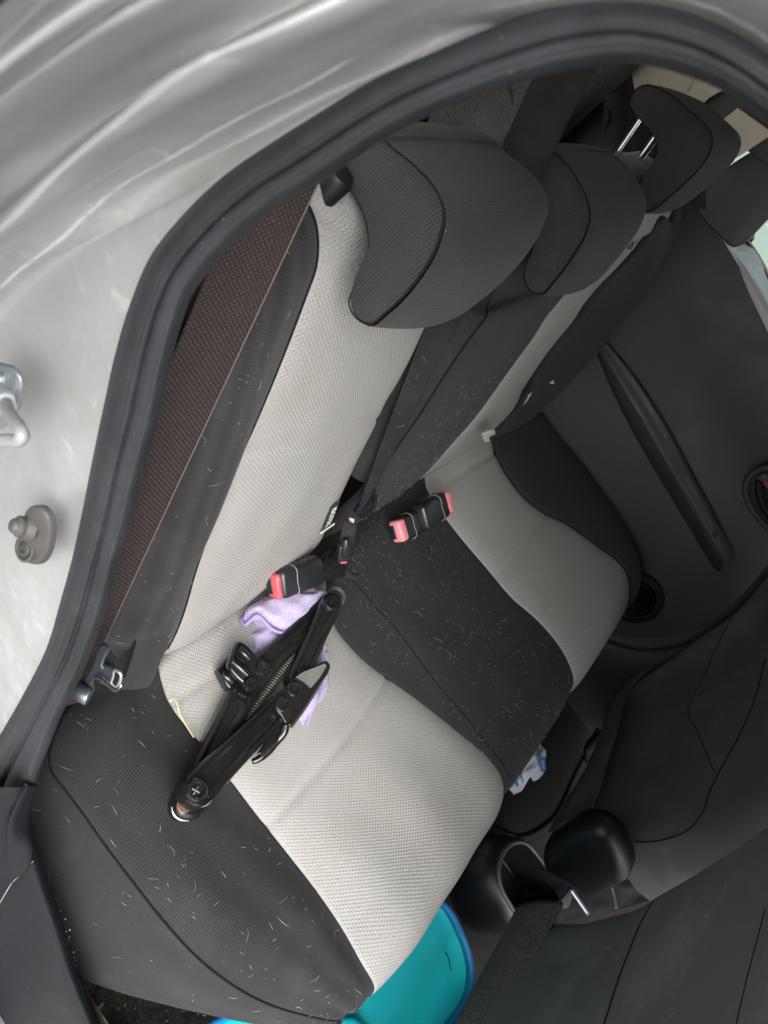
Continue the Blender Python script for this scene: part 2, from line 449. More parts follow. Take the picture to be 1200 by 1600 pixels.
def car_paint():
    q = NB('silver_paint')
    sm = q.noise(16, 7, .74, stretch=(1, 1, 2.2)); wisp = q.noise(28, 9, .8, stretch=(.45, 2.6, 1.2)); dirt = q.noise(6, 6, .7); fl = q.noise(3500, 1, .5)
    sx = q.n('ShaderNodeTexNoise'); sx.inputs['Scale'].default_value = 34; sx.inputs['Detail'].default_value = 8; sx.inputs['Distortion'].default_value = 2.5
    tc = q.n('ShaderNodeTexCoord'); q.l(tc.outputs['Object'], sx.inputs['Vector'])
    chalk = q.math('MULTIPLY', q.math('MULTIPLY', q.ramp(sx.outputs[0], .54, .66), q.ramp(dirt, .47, .66)), .32)
    base = q.mix(q.ramp(dirt, .3, .7), (.35, .354, .354), (.45, .455, .457))
    base = q.mix(q.math('MULTIPLY', q.ramp(sm, .5, .72), .45), base, (.34, .33, .30))
    base = q.mix(q.math('MULTIPLY', q.ramp(wisp, .60, .74), .55), base, (.74, .74, .72))
    tcu, uu, vv = q.uv(); chv = q.n('ShaderNodeValue'); chv.name = 'chalk_line'; chv.outputs[0].default_value = .03
    cx_ = q.n('ShaderNodeCombineXYZ'); q.l(q.math('MULTIPLY', uu, 150.0), cx_.inputs[0]); q.l(q.math('MULTIPLY', vv, 38.0), cx_.inputs[1])
    band = q.math('MULTIPLY', q.ramp(q.math('ABSOLUTE', q.math('SUBTRACT', uu, chv.outputs[0])), .014, .001), q.ramp(q.noise(9, 3, .6), .40, .52))
    d2 = q.n('ShaderNodeTexNoise'); d2.inputs['Scale'].default_value = 1.0; d2.inputs['Detail'].default_value = 9; d2.inputs['Roughness'].default_value = .75; d2.inputs['Distortion'].default_value = 1.2
    q.l(cx_.outputs[0], d2.inputs['Vector'])
    streak = q.math('MULTIPLY', band, q.ramp(d2.outputs[0], .42, .54))
    chalk = q.math('MAXIMUM', chalk, streak)
    base = q.mix(q.math('MULTIPLY', chalk, .75), base, (.68, .68, .66))
    base = q.mix(q.math('MULTIPLY', q.ramp(fl, .55, .8), .15), base, (.75, .75, .75))
    q.set('Base Color', base)
    q.set('Metallic', q.math('SUBTRACT', .5, q.math('MULTIPLY', chalk, .55)))
    q.set('Roughness', q.math('ADD', .34, q.math('MULTIPLY', q.ramp(sm, .35, .7), .2)))
    q.set('Coat Weight', .25); q.set('Coat Roughness', .25)
    q.bump(q.math('ADD', sm, wisp), .15, .0006)
    return q.m
PAINT = car_paint()

def lid_plastic(name, base):
    q = NB(name); n = q.noise(20, 5, .7); s = q.noise(90, 6, .8, stretch=(.3, 3, 1))
    c = q.mix(q.math('MULTIPLY', q.ramp(n, .4, .7), .25), base, tuple(min(1, x*1.35 + .02) for x in base))
    c = q.mix(q.math('MULTIPLY', q.ramp(s, .64, .74), .42), c, (.35, .72, .75))
    q.set('Base Color', c); q.set('Roughness', q.math('ADD', .33, q.math('MULTIPLY', s, .2))); q.set('Specular IOR Level', .3); q.bump(n, .3, .002); return q.m
TEAL = lid_plastic('teal_plastic', (.006, .42, .47))
BLUERIM = lid_plastic('blue_plastic', (.008, .17, .40))

def glass_mat():
    q = NB('window_glass'); q.set('Base Color', (.88, .97, .92)); q.set('Transmission Weight', 1.0); q.set('Roughness', 0.0); q.set('IOR', 1.02); return q.m
GLASS = glass_mat()
def film():
    q = NB('clear_wrapper_film'); n = q.noise(60, 4, .7); q.set('Base Color', q.mix(q.ramp(n, .4, .7), (.62, .68, .76), (.80, .84, .88))); q.set('Roughness', .18); q.set('Transmission Weight', .25); q.set('IOR', 1.3); q.bump(n, .9, .004); return q.m
FILM = film()

# ================================================================== SETTING
structure(mesh_obj('ground', [(-60, -60, -.78), (60, -60, -.78), (60, 60, -.78), (-60, 60, -.78)], [(0, 1, 2, 3)], simple('bounce_concrete', (.40, .395, .38), .9, noise_amt=.4, nscale=30)))  # unseen ground, made pale so it bounces light up to the jamb

# floor of the car: carpet pan with sides
def pan():
    ys = np.linspace(-1.9, -.02, 40); V, F = [], []
    prof = [(-.609, -.165), (-.608, -.18), (-.606, -.22), (-.602, -.30), (-.580, -.355), (-.54, -.368), (-.35, -.37), (-.15, -.37), (-.10, -.36), (-.07, -.30), (-.03, -.27), (.03, -.27), (.07, -.30), (.10, -.36), (.15, -.37), (.35, -.37), (.54, -.368), (.585, -.35), (.60, -.28), (.60, -.18)]
    pr = resample([(x, 0, z) for x, z in prof], 70)
    for y in ys:
        for p in pr: V.append((p[0], y, p[2] + .0015*math.sin(40*y + 31*p[0])))
    return V, grid_faces(40, 70)
V, F = pan(); structure(mesh_obj('floor', V, F, DIRTYCARPET))

# ================================================================== CAR BODY
body = thing('car_shell', 'silver painted car body round the open rear door, with dusty white smears', 'car body', (0, 0, -.6))
OUT = [(1330, 205), (1260, 135), (1200, 90), (1125, 45), (1050, 17), (950, 6), (850, 20), (750, 55), (675, 87), (600, 120), (500, 180), (425, 228), (350, 280), (283, 345), (240, 400), (211, 465), (199, 500), (185, 550), (165, 640), (150, 710), (130, 810), (118, 865), (100, 932), (75, 1015), (40, 1085), (0, 1155), (-50, 1240), (-90, 1330), (-110, 1450)]
INN = [(1330, 330), (1260, 250), (1200, 192), (1150, 153), (1075, 119), (1000, 100), (900, 108), (800, 132), (700, 168), (600, 218), (500, 286), (425, 331), (370, 376), (325, 425), (300, 460), (284, 502), (265, 575), (245, 665), (220, 750), (200, 830), (190, 860), (165, 953), (130, 1048), (100, 1108), (75, 1170), (56, 1225), (44, 1280), (20, 1345), (-10, 1430)]
nS = 170
o2 = resample(np.array([(a, b, 0) for a, b in OUT]), nS); i2 = resample(np.array([(a, b, 0) for a, b in INN]), nS)
sfrac = np.linspace(0, 1, nS)
def xoff(k):      # the opening widens towards the sill
    return -.045 * max(0, (sfrac[k] - .72) / .28) ** 1.3
def srail(wf, x): return np.array([ax(*(lerp(o2[k], i2[k], wf)[:2]), x + xoff(k)) for k in range(nS)])
seal = loft('door_seal', [srail(-.05, -.594), srail(.0, -.6005), srail(.08, -.6050), srail(.20, -.6068), srail(.33, -.6066), srail(.44, -.6052), srail(.472, -.6040), srail(.487, -.6030), srail(.502, -.6038), srail(.55, -.6042), srail(.70, -.6035), srail(.86, -.6010), srail(.95, -.5970), srail(1.0, -.590), srail(1.0, -.580)], RUBBER, body, nu=70, nv=340, noise=.0005)
lip_ = srail(1.02, -.586)
# painted jamb: rails run with the seal, stepping outwards and away
J = [
 (srail(.06, -.590)),
 ([(1330, 150), (1200, 42), (1100, -8), (950, -28), (800, -8), (700, 20), (600, 55), (450, 135), (350, 185), (240, 250), (150, 305), (65, 380), (0, 435), (-70, 520), (-130, 640), (-170, 800), (-200, 950), (-230, 1150), (-260, 1400)], -.603),
 ([(1345, 120), (1220, 10), (1110, -40), (950, -62), (800, -45), (690, -8), (600, 33), (440, 112), (340, 160), (225, 227), (130, 288), (45, 355), (-20, 408), (-90, 500), (-155, 630), (-200, 800), (-235, 960), (-265, 1160), (-290, 1400)], -.617),
 ([(1360, 90), (1250, -20), (1120, -80), (950, -105), (800, -90), (690, -40), (600, 8), (500, 55), (400, 100), (300, 160), (200, 225), (100, 305), (0, 378), (-110, 480), (-180, 620), (-230, 800), (-265, 970), (-300, 1170), (-320, 1400)], -.641),
 ([(1380, 40), (1260, -70), (1120, -140), (950, -170), (780, -150), (640, -95), (540, -30), (440, 20), (340, 75), (250, 130), (160, 195), (75, 265), (-20, 335), (-140, 450), (-215, 600), (-270, 800), (-310, 980), (-340, 1180), (-360, 1400)], -.646),
 ([(1400, 0), (1270, -110), (1120, -190), (950, -225), (760, -200), (600, -140), (500, -75), (400, -20), (300, 35), (210, 92), (125, 155), (40, 218), (-50, 285), (-170, 410), (-250, 580), (-310, 800), (-350, 990), (-380, 1190), (-400, 1400)], -.655),
 ([(1410, -30), (1280, -150), (1120, -240), (950, -275), (740, -250), (560, -180), (460, -115), (360, -55), (265, 0), (180, 55), (95, 115), (10, 182), (-80, 248), (-195, 375), (-285, 560), (-350, 800), (-390, 1000), (-420, 1200), (-440, 1400)], -.676),
 ([(1420, -60), (1290, -190), (1120, -285), (950, -325), (720, -300), (520, -220), (420, -150), (320, -85), (228, -22), (148, 35), (68, 92), (-15, 158), (-105, 222), (-215, 350), (-310, 545), (-375, 800), (-415, 1010), (-450, 1210), (-470, 1400)], -.684),
 ([(1430, -120), (1300, -280), (1120, -390), (950, -440), (700, -420), (480, -340), (370, -270), (270, -200), (180, -130), (95, -70), (10, -5), (-75, 70), (-160, 140), (-270, 280), (-370, 510), (-440, 800), (-480, 1030), (-510, 1230), (-530, 1400)], -.728),
]
jr = [J[0]]
for pts, x in J[1:]:
    q_ = resample(np.array([(a, b, 0) for a, b in pts]), nS)
    jr.append(np.array([ax(q_[k][0], q_[k][1], -.598 + (x + .598)*float(np.interp(sfrac[k], [0, .22, .42], [.35, .45, 1.0]))) for k in range(nS)]))
rs_ = np.stack([resample(r, nS) for r in jr])
PAINT.node_tree.nodes['chalk_line'].outputs[0].default_value = float(np.linalg.norm(rs_[1] - rs_[0], axis=1).mean()) * .93
jamb = loft('door_jamb', jr, PAINT, body, nu=110, nv=220, noise=.0006, seed=3)
# a raised pressing round the switch
# door striker
st = mesh_obj('striker', *prism([ax(u, v, -.617) for u, v in ((-30, 566), (0, 566), (22, 571), (34, 583), (38, 600), (34, 622), (26, 640), (10, 662), (0, 668), (-30, 670))], (-.55, -.62, .0), .0035, .001), ZINC, body)
sp_ = np.array([ax(u, v, x) for u, v, x in ((8, 625, -.619), (12, 640, -.632), (20, 655, -.642), (31, 670, -.648), (35, 680, -.650), (30, 688, -.650), (12, 688, -.650), (-10, 690, -.650), (-40, 694, -.650))])
tube_obj('striker_loop', sp_, .0032, WHITEMETAL, st, 12, 60)
lathe_obj('striker_collar', ax(9, 628, -.621), ax(12, 640, -.632) - ax(8, 625, -.619), [(.0075, -.004), (.0075, .000), (.0066, .0025), (.0066, .0042), (.0052, .006)], WHITEMETAL, st)
lathe_obj('striker_screw', ax(-3, 596, -.6205), (-.55, -.62, 0), [(.0048, -.001), (.0048, .0008), (.0036, .0022), (.0022, .0022), (.0018, .0008)], ZINC, st, 18)
# courtesy light switch
ns = unit(-.45*R0 + .05*R1 - .88*R2); nj = ns
def jp(u, v, x=-.6035): return ax(u, v, x)
pl_sw = [jp(u, v) for u, v in ((47, 810), (52, 796), (62, 789), (75, 791), (85, 803), (89, 822), (87, 845), (80, 868), (72, 878), (60, 881), (47, 874), (38, 860), (36, 846), (41, 830))]
pl_sw = resample(pl_sw, 40, True)
sw = prism_obj('door_switch', pl_sw, ns, .0055, GREYPLASTIC, body, .0022)
c_ = jp(60, 824) + ns * .005
lathe_obj('switch_plunger', c_, unit(ns + V3(-.1, .35, -.1)), [(.0082, 0), (.0076, .003), (.0062, .0048), (.0066, .0062), (.0066, .0078), (.0048, .0092), (.0046, .0106), (.0034, .0120), (.0012, .0126)], GREYPLASTIC, sw, 24)
c2_ = jp(53, 856) + ns * .0052
lathe_obj('switch_collar', c2_, ns, [(.0086, 0), (.0086, .0018), (.0068, .0022), (.0062, .0005), (.0058, .0003)], GREYPLASTIC, sw, 26)
lathe_obj('switch_screw', c2_ + ns*.0004, ns, [(.0056, 0), (.0052, .0016), (.0034, .0024), (.0026, .0024), (.0022, .0012)], simple('dark_screw', (.11, .11, .10), .4, .8), sw, 18)
# sill trim
st_r = [(52, 1230), (46, 1265), (46, 1290), (60, 1335), (77, 1390), (98, 1455), (115, 1510), (132, 1555), (150, 1600), (172, 1660), (200, 1740)]
st_m = [(20, 1230), (10, 1300), (14, 1360), (30, 1430), (48, 1500), (70, 1560), (95, 1620), (120, 1680), (150, 1760)]
st_l = [(-90, 1230), (-80, 1330), (-66, 1400), (-52, 1460), (-36, 1520), (-12, 1570), (10, 1612), (30, 1680), (60, 1780)]
loft('sill_trim', [[ax(u+4, v, -.610) - V3(0, 0, .03) for u, v in st_r], [ax(u, v, -.622) for u, v in st_r], [ax(u-10, v, -.629) for u, v in st_r], [ax(u, v, -.640) for u, v in st_m], [ax(u, v, -.662) for u, v in st_l], [ax(u-14, v+4, -.664) - V3(0, 0, .015) for u, v in st_l]], SILLPLASTIC, body, nu=50, nv=70, noise=.0006)
loft('pillar_trim', [[ax(u, v, x-.006) for u, v, x in ((58, 1225, -.612), (46, 1290, -.620), (52, 1325, -.624), (50, 1345, -.627), (20, 1378, -.634))], [ax(u, v, x-.006) for u, v, x in ((40, 1225, -.624), (12, 1290, -.637), (8, 1330, -.640), (12, 1360, -.640), (14, 1380, -.640))]], SILLPLASTIC, body, nu=20, nv=40, puff=.002, pw=4, thick=.003)
tube_obj('trim_joint', [ax(u, v, x-.008) for u, v, x in ((52, 1345, -.6225), (40, 1360, -.628), (20, 1378, -.635), (0, 1410, -.645), (-20, 1430, -.650))], .0004, SEAMGREY, body, 6, 30)
# painted sill below the trim
ps_ = [(-70, 1420), (-38, 1520), (-14, 1570), (9, 1612), (30, 1690)]
loft('painted_sill', [[ax(u + 6, v, -.661) for u, v in ps_], [ax(u - 14, v + 4, -.672) for u, v in ps_], [ax(u - 60, v + 20, -.70) for u, v in ps_], [ax(u - 300, v + 60, -.72) for u, v in ps_]], PAINT, body, nu=20, nv=20)
# roof out of view, added above the seats to shade the interior
roof = []
for x, z in ((-.60, .70), (-.575, .735), (-.5, .775), (-.3, .805), (0, .815), (.3, .805), (.5, .775), (.60, .70)):
    roof.append([V3(x, y, z + dz) for y, dz in ((-1.3, -.05), (-.9, .0), (-.5, .02), (0, .0), (.5, -.06), (.85, -.20))])
loft('shading_roof_lining', roof, CREAM, body, nu=40, nv=30, toward=V3(0, 0, 0), thick=.012)
loft('roof_skin', [[p + V3(0, 0, .022) for p in r] for r in roof], PAINT, body, nu=40, nv=30, toward=V3(0, 0, 5))

loft('shading_pillar', [[V3(x, y, z) for x, z in ((-.66, -.4), (-.70, -.05), (-.70, .2), (-.64, .5), (-.59, .71))] for y in (-.80, -.86, -.92, -1.0)], TRIM, body, nu=12, nv=20, toward=V3(0, 0, .3), thick=.03)  # unseen pillar, added to keep light off the far front seat
# ------------------------------------------------------------------ luggage space behind the seats
structure_trunk = loft('luggage_side_lining', [[V3(.49, y, z) for y, z in ((1.0, -.2), (1.0, .0), (1.0, .25), (1.0, .5))], [V3(.48, .60, z) for z in (-.2, .0, .25, .55)], [V3(.46, .44, z) for z in (-.2, .0, .25, .55)], [V3(.43, .405, z) for z in (-.2, .0, .25, .55)], [V3(.44, .375, z) for z in (-.2, .0, .25, .55)], [V3(.50, .36, z) for z in (-.2, .0, .25, .5)]], FELT, body, nu=60, nv=30, noise=.006, seed=5)
loft('body_side_lining', [[V3(.66, .18, z) for z in (-.3, .1, .45, .72)], [V3(.62, .30, z) for z in (-.3, .1, .45, .72)], [V3(.60, .6, z) for z in (-.3, .1, .45, .72)], [V3(.58, 1.0, z) for z in (-.3, .1, .45, .70)]], DARKDOOR, body, nu=20, nv=12, toward=V3(0, .5, .2))
loft('luggage_floor', [[V3(-.6, .30, -.12), V3(-.6, 1.0, -.12)], [V3(.6, .30, -.12), V3(.6, 1.0, -.12)]], CARPET, body, nu=10, nv=10)
loft('tailgate_lining', [[V3(-.6, 1.0, -.2), V3(-.6, 1.0, .0), V3(-.58, .99, .22)], [V3(.6, 1.0, -.2), V3(.6, 1.0, .0), V3(.58, .99, .22)]], CARPET, body, nu=10, nv=10)
tube_obj('luggage_lining_seam', [ax(u, v, .468) for u, v in ((793, 132), (797, 150), (803, 172), (806, 190))], .0022, FELT, body, 6, 20)
# dark corner trim, cream upper pillar trim
loft('corner_trim', [[ax(u, v, x) for u, v, x in ((950, 90, .50), (944, 160, .50), (935, 230, .48), (930, 290, .46))], [ax(u, v, x) for u, v, x in ((972, 90, .52), (978, 160, .51), (976, 230, .49), (975, 290, .47))], [ax(u, v, x) for u, v, x in ((1010, 90, .55), (1015, 160, .55), (1015, 230, .54), (1015, 300, .52))], [ax(u, v, x) for u, v, x in ((1080, 90, .57), (1100, 160, .57), (1110, 260, .57), (1110, 330, .57))]], GLOSSBLACK, body, nu=40, nv=30)
tube_obj('cable', [ax(u, v, .488) for u, v in ((946, 168), (950, 185), (945, 198), (943, 215), (938, 228))], .0022, GLOSSBLACK, body, 8, 30)
prism_obj('pillar_upper_trim', [ax(u, v, .535) for u, v in ((955, 96), (1000, 82), (1060, 84), (1092, 120), (1080, 136), (1065, 170), (1000, 172))], (-1, -.2, .1), .008, CREAM, body, .003)
prism_obj('trim_end_piece', [ax(u, v, .530) for u, v in ((1084, 128), (1092, 118), (1130, 140), (1108, 153), (1092, 168), (1072, 150))], (-1, -.2, .1), .007, CREAM, body, .002)
prism_obj('pillar_dark_band', [ax(u, v, .545) for u, v in ((1110, 110), (1300, 190), (1300, 330), (1200, 260), (1090, 175))], (-1, -.2, .1), .004, DARKDOOR, body, .002)
prism_obj('quarter_trim', [ax(u, v, .535) for u, v in ((1125, 190), (1153, 168), (1205, 205), (1230, 222), (1200, 214), (1156, 243), (1120, 262))], (-1, -.2, .1), .006, CREAM, body, .002)

# ------------------------------------------------------------------ far door
door = thing('rear_door', 'closed dark door across the car with long armrest, speaker grille and window', 'car door', (.58, -.3, -.35))
def dpt(y, z, x=.585): return V3(x, y, z)
zs = (-.36, -.25, -.10, .05, .16, .25, .34, .418)
xs_far = (.585, .575, .570, .578, .590, .597, .600, .612)
rows = []
for z, x in zip(zs, xs_far):
    rows.append([V3(x + (.012 if y > .12 else 0) + .012*math.exp(-((y+.35)/.12)**2)*(z > .2), y, z) for y in (-1.0, -.75, -.55, -.4, -.25, -.1, .05, .2, .36)])
loft('door_card', rows, DARKDOOR, door, nu=60, nv=60, toward=V3(0, 0, .2), noise=.003, seed=11)
arm_up = [(930, 520), (965, 560), (1010, 622), (1045, 680), (1080, 745), (1110, 800), (1133, 845), (1143, 870), (1140, 885)]
arm_fr = [(936, 535), (958, 578), (1000, 650), (1035, 712), (1065, 765), (1095, 818), (1118, 860), (1128, 878), (1126, 890)]
arm_lo = [(932, 540), (945, 575), (975, 640), (1010, 705), (1045, 765), (1080, 825), (1105, 868), (1120, 890), (1124, 893)]
xd = .575
ARMMAT = plastic('armrest_plastic', (.034, .0385, .0375), .5, 650, .0003, .15)
def armr(pts, off, du=0, dv=0):
    n_ = len(pts) - 1
    return [ax(u + du, v + dv, xd + (off*lerp(.0, 1.0, min(1, k/n_*1.3)) if off < 0 else off)) for k, (u, v) in enumerate(pts)]
def between(A, B, t): return [(lerp(a, c, t), lerp(b, d, t)) for (a, b), (c, d) in zip(A, B)]
arm = loft('armrest', [armr(arm_up, .012, 5, -3), armr(arm_up, -.002, 1, 0), armr(between(arm_up, arm_fr, .2), -.008), armr(between(arm_up, arm_fr, .9), -.014), armr(arm_fr, -.0165), armr(between(arm_fr, arm_lo, .25), -.014), armr(arm_lo, .002), armr(arm_lo, .02, -4, 6)], ARMMAT, door, nu=60, nv=90)
from mathutils.bvhtree import BVHTree
def onmesh(o, pts, lift):
    t = BVHTree.FromPolygons([tuple(v.co) for v in o.data.vertices], [tuple(p.vertices) for p in o.data.polygons])
    out = []
    for u, v in pts:
        d = Vector(ray(u, v)); h = t.ray_cast(Vector(CP), d)
        if h[0] is not None: out.append(np.array(h[0]) - np.array(d.normalized())*lift)
    return out
arm_edge = onmesh(arm, resample([(a, b, 0) for a, b in arm_fr[2:]], 40)[:, :2], .0004)
if len(arm_edge) > 3: tube_obj('armrest_edge', arm_edge, .0012, ARMMAT, arm, 8)
pc = [(1033, 694), (1037, 687), (1044, 685), (1052, 695), (1062, 715), (1071, 737), (1070, 746), (1062, 744), (1050, 728), (1040, 710)]
pcm = onmesh(arm, resample([(a, b, 0) for a, b in pc], 40, True)[:, :2], .0008)
prism_obj('pull_cup', pcm, unit((-.8, 0, .6)), .0008, GLOSSBLACK, arm, 0)
pcr = onmesh(arm, resample([(a, b, 0) for a, b in ((1044, 685), (1053, 696), (1062, 715), (1071, 737), (1070, 746))], 24)[:, :2], .0014)
tube_obj('pull_cup_rim', pcr, .0010, TRIM, arm, 8)
wsm = onmesh(arm, [(1112, 838), (1117, 827), (1122, 836), (1117, 840)], .001)
if len(wsm) > 2: prism_obj('window_switch', wsm, unit((-.8, 0, .6)), .0015, GLOSSBLACK, arm, 0)
# speaker grille
cs = ax(990, 932, .565)
sg = lathe_obj('speaker_grille', cs, (-1, -.05, .12), [(.062, -.012), (.062, .003), (.0605, .0055), (.057, .0055), (.055, .002), (.03, .003), (.005, .0035)], GLOSSBLACK, door, 48)
slots = [disc_ring(cs + V3(-.004, 0, 0), (-1, -.05, .12), [(r+.0012, .0), (r+.0012, .0012), (r, .0012), (r, 0)], 40) for r in (.014, .022, .030, .038, .046)]
V, F = join(slots); mesh_obj('grille_ring', V, F, GLOSSBLACK, sg)
# door pocket
pk_t = [(905, 985), (950, 1005), (1000, 1018), (1075, 1008), (1145, 965), (1200, 905)]
pk = loft('door_pocket', [[ax(u, v-22, .572) for u, v in pk_t], [ax(u, v-6, .566) for u, v in pk_t], [ax(u, v, .545) for u, v in pk_t], [ax(u-2, v+14, .540) for u, v in pk_t], [ax(u-20, v+60, .552) for u, v in pk_t], [ax(u-45, v+150, .575) for u, v in pk_t]], DARKDOOR, door, nu=40, nv=50, noise=.001)
# handle
hz = [(1200, 730), (1180, 737), (1168, 750), (1165, 765), (1170, 785), (1182, 805), (1200, 825), (1225, 845), (1260, 850), (1275, 800), (1255, 745), (1225, 730)]
hp = resample([ax(u, v, .582) for u, v in hz], 60, True)
hb = mesh_obj('handle_bezel', *tube(hp, .006, 10, None, True), TRIM, door)
prism_obj('handle_recess', hp, (-1, 0, .1), .002, GLOSSBLACK, hb, 0)
tube_obj('door_handle', [ax(u, v, .570) for u, v in ((1186, 752), (1186, 768), (1192, 788), (1205, 808), (1225, 825))], .0065, GLOSSBLACK, hb, 10, 30)
box_obj('lock_slide', ax(1194, 748, .572), (.004, 0, 0), (0, .010, 0), (0, 0, .008), TRIM, hb, .002)
box_obj('lock_mark', ax(1198, 757, .5665), (.001, 0, 0), (0, .007, 0), (0, 0, .0022), ORANGE, hb, .0004)
# top of the door, glass, black quarter panel
prism_obj('quarter_panel', [ax(u, v, .578) for u, v in resample([(a, b, 0) for a, b in ((1088, 312), (1110, 285), (1150, 252), (1205, 222), (1290, 190), (1330, 250), (1250, 300), (1205, 338), (1178, 366), (1163, 380), (1145, 386), (1128, 372))], 60, True)[:, :2]], (-1, -.1, .1), .012, TRIM, door, .005)
loft('window_sill', [[ax(u, v, .592) for u, v in ((1132, 376), (1148, 400), (1163, 440), (1200, 520), (1290, 720))], [ax(u, v, .600) for u, v in ((1140, 380), (1158, 403), (1180, 440), (1222, 520), (1310, 700))], [ax(u, v, .618) for u, v in ((1148, 384), (1166, 396), (1190, 440), (1232, 520), (1325, 690))], [ax(u, v, .640) for u, v in ((1160, 376), (1172, 384), (1203, 440), (1250, 520), (1340, 680))]], PAINT, door, nu=24, nv=40)
tube_obj('window_weatherstrip', [ax(u, v, .641) for u, v in ((1163, 376), (1174, 392), (1206, 452), (1250, 530), (1340, 690))], .0042, GLOSSBLACK, door, 8, 40)
tube_obj('window_guide', [ax(u, v, .646) for u, v in ((1166, 374), (1178, 390), (1210, 448), (1254, 526), (1344, 686))], .0030, CREAM, door, 8, 40)
prism_obj('guide_clip', [ax(u, v, .652) for u, v in ((1163, 384), (1175, 365), (1180, 358), (1179, 374), (1172, 382), (1168, 376))], (-1, 0, .2), .004, CREAM, door, .001)
mesh_obj('window_glass', [V3(.662, .30, .36), V3(.662, -.9, .36), V3(.60, -.9, .70), V3(.60, .20, .70)], [(0, 1, 2, 3)], GLASS, door, False).modifiers.new('thickness', 'SOLIDIFY').thickness = .003

# outside the far window: pale green boarded wall
wallb = thing('boarded_wall', 'pale green boarded wall seen through the far window', 'wall', (2.6, -.3, -.78))
GREENB = simple('pale_green_paint', (.20, .245, .225), .6, noise_amt=.12, nscale=8)
bm0 = None
for k in range(18):
    V, F = box((2.6 - .006*(k % 2), 0, -.70 + .16*k), (.015, 0, 0), (0, 2.6, 0), (0, 0, .0775), .006)
    if k == 0:
        bm0 = mesh_obj('board', [np.array(v) - V3(0, 0, -.70) for v in V], F, GREENB, wallb, False); bm0.location = (0, 0, 0); bm0.matrix_parent_inverse = Matrix.Translation(-wallb.location); bm0.location = (0, 0, -.70)
    else:
        c = bm0.copy(); COL.objects.link(c); c.location = (-.006*(k % 2), 0, -.70 + .16*k)

# ================================================================== REAR SEAT
seat = thing('rear_seat', 'rear bench seat in black cloth with light grey knit inserts, its backrest split', 'car seat', (0, -.2, -.37))
def roll1(x, xi=None):   # over the top of the near backrest
    return [b1(x, .522, -.004), b1(x, .540, -.022), b1(x, .545, -.055), b1(x, .53, -.10), b1(x, .45, -.12), b1(x, .1, -.12)]

# --- near backrest: insert is the part, the rest are its panels
i_out = [b1(-.405, -.04, -.03), b1i(262, 1013), b1i(270, 998), b1i(292, 940), b1i(300, 910), b1i(325, 835), b1i(360, 745), b1i(390, 680), b1i(420, 610), b1i(450, 535), b1i(480, 455), b1i(491, 425), b1i(496, 387), b1i(491, 345), b1i(482, 322), b1(-.45, .535, -.004), b1(-.46, .548, -.02), b1(-.46, .55, -.06)]
i_in = [b1(-.19, -.04, -.03), b1i(440, 890), b1i(470, 875), b1i(500, 845), b1i(512, 818), b1i(530, 780), b1i(560, 716), b1i(588, 660), b1i(606, 620), b1i(616, 604), b1i(640, 560), b1i(662, 512), b1(-.185, .42), b1(-.19, .455, -.003), b1(-.195, .475, -.012), b1(-.20, .485, -.03), b1(-.20, .485, -.06)]
def midrail(a, b, t, o, N): 
    A, B = resample(a, 60), resample(b, 60); return A*(1-t) + B*t + o*N
backn = loft('backrest', [i_out, midrail(i_out, i_in, .5, .004, N1), i_in], LIGHT, seat, nu=60, nv=150, noise=.0016, seed=32, puff=.007, pw=8, thick=.01, grooves=((.53, .0022, .0045, .05),))
# outer bolster
bo0 = i_out[:15]
bo0 = [b1(-.405, -.06, -.03)] + [p for p in i_out[1:15]] + [b1(-.455, .545, -.015)]
bo1 = [b1(-.45, .0, -.02), b1(-.455, .06, .012), b1(-.458, .15, .022), b1(-.458, .28, .026), b1(-.455, .40, .022), b1(-.462, .50, .010), b1(-.475, .545, -.012)]
bo2 = [b1(-.503, .095, -.03), b1(-.505, .118, .004), b1(-.508, .18, .016), b1(-.508, .30, .020), b1(-.505, .42, .014), b1(-.50, .51, .0), b1(-.495, .545, -.018)]
bo3 = [b1(-.530, .105, -.04), b1(-.535, .125, -.015), b1(-.540, .18, -.004), b1(-.540, .30, .0), b1(-.535, .42, -.004), b1(-.525, .51, -.015), b1(-.51, .54, -.03)]
bo4 = [b1(-.535, .11, -.08), b1(-.545, .125, -.08), b1(-.552, .18, -.08), b1(-.552, .30, -.08), b1(-.545, .42, -.08), b1(-.535, .51, -.08), b1(-.52, .54, -.08)]
loft('side_bolster', [bo0, bo1, bo2, bo3, bo4], BLACKRIB, backn, nu=50, nv=110, noise=.002, seed=34, thick=.01)
tube_obj('seam', resample(bo0[1:], 80) + N1*.0005, .0010, SEAM, backn, 6)
# lower flap beside the hinge
loft('backrest_flap', [[ax(u, v, -.49) for u, v in ((212, 985), (208, 1010), (200, 1035), (192, 1060), (188, 1078))], [ax(u, v, -.478) for u, v in ((232, 985), (226, 1012), (218, 1040), (210, 1062), (205, 1075))], [b1i(u, v, -.004) for u, v in ((268, 990), (262, 1008), (250, 1025), (240, 1045), (235, 1068))]], BLACKFLAT, backn, nu=20, nv=30, puff=.003, pw=4)
loft('flap_return', [[ax(u, v, -.45) for u, v in ((165, 985), (160, 1010), (160, 1040), (165, 1085))], [ax(u, v, -.46) for u, v in ((190, 985), (185, 1015), (182, 1045), (182, 1085))], [ax(u, v, -.488) for u, v in ((213, 983), (209, 1010), (201, 1035), (190, 1080))]], BLACKFLAT, backn, nu=16, nv=24)
tube_obj('seam', [ax(u, v, -.491) for u, v in ((213, 986), (209, 1010), (202, 1034), (194, 1058))], .0013, SEAM, backn, 6, 24)
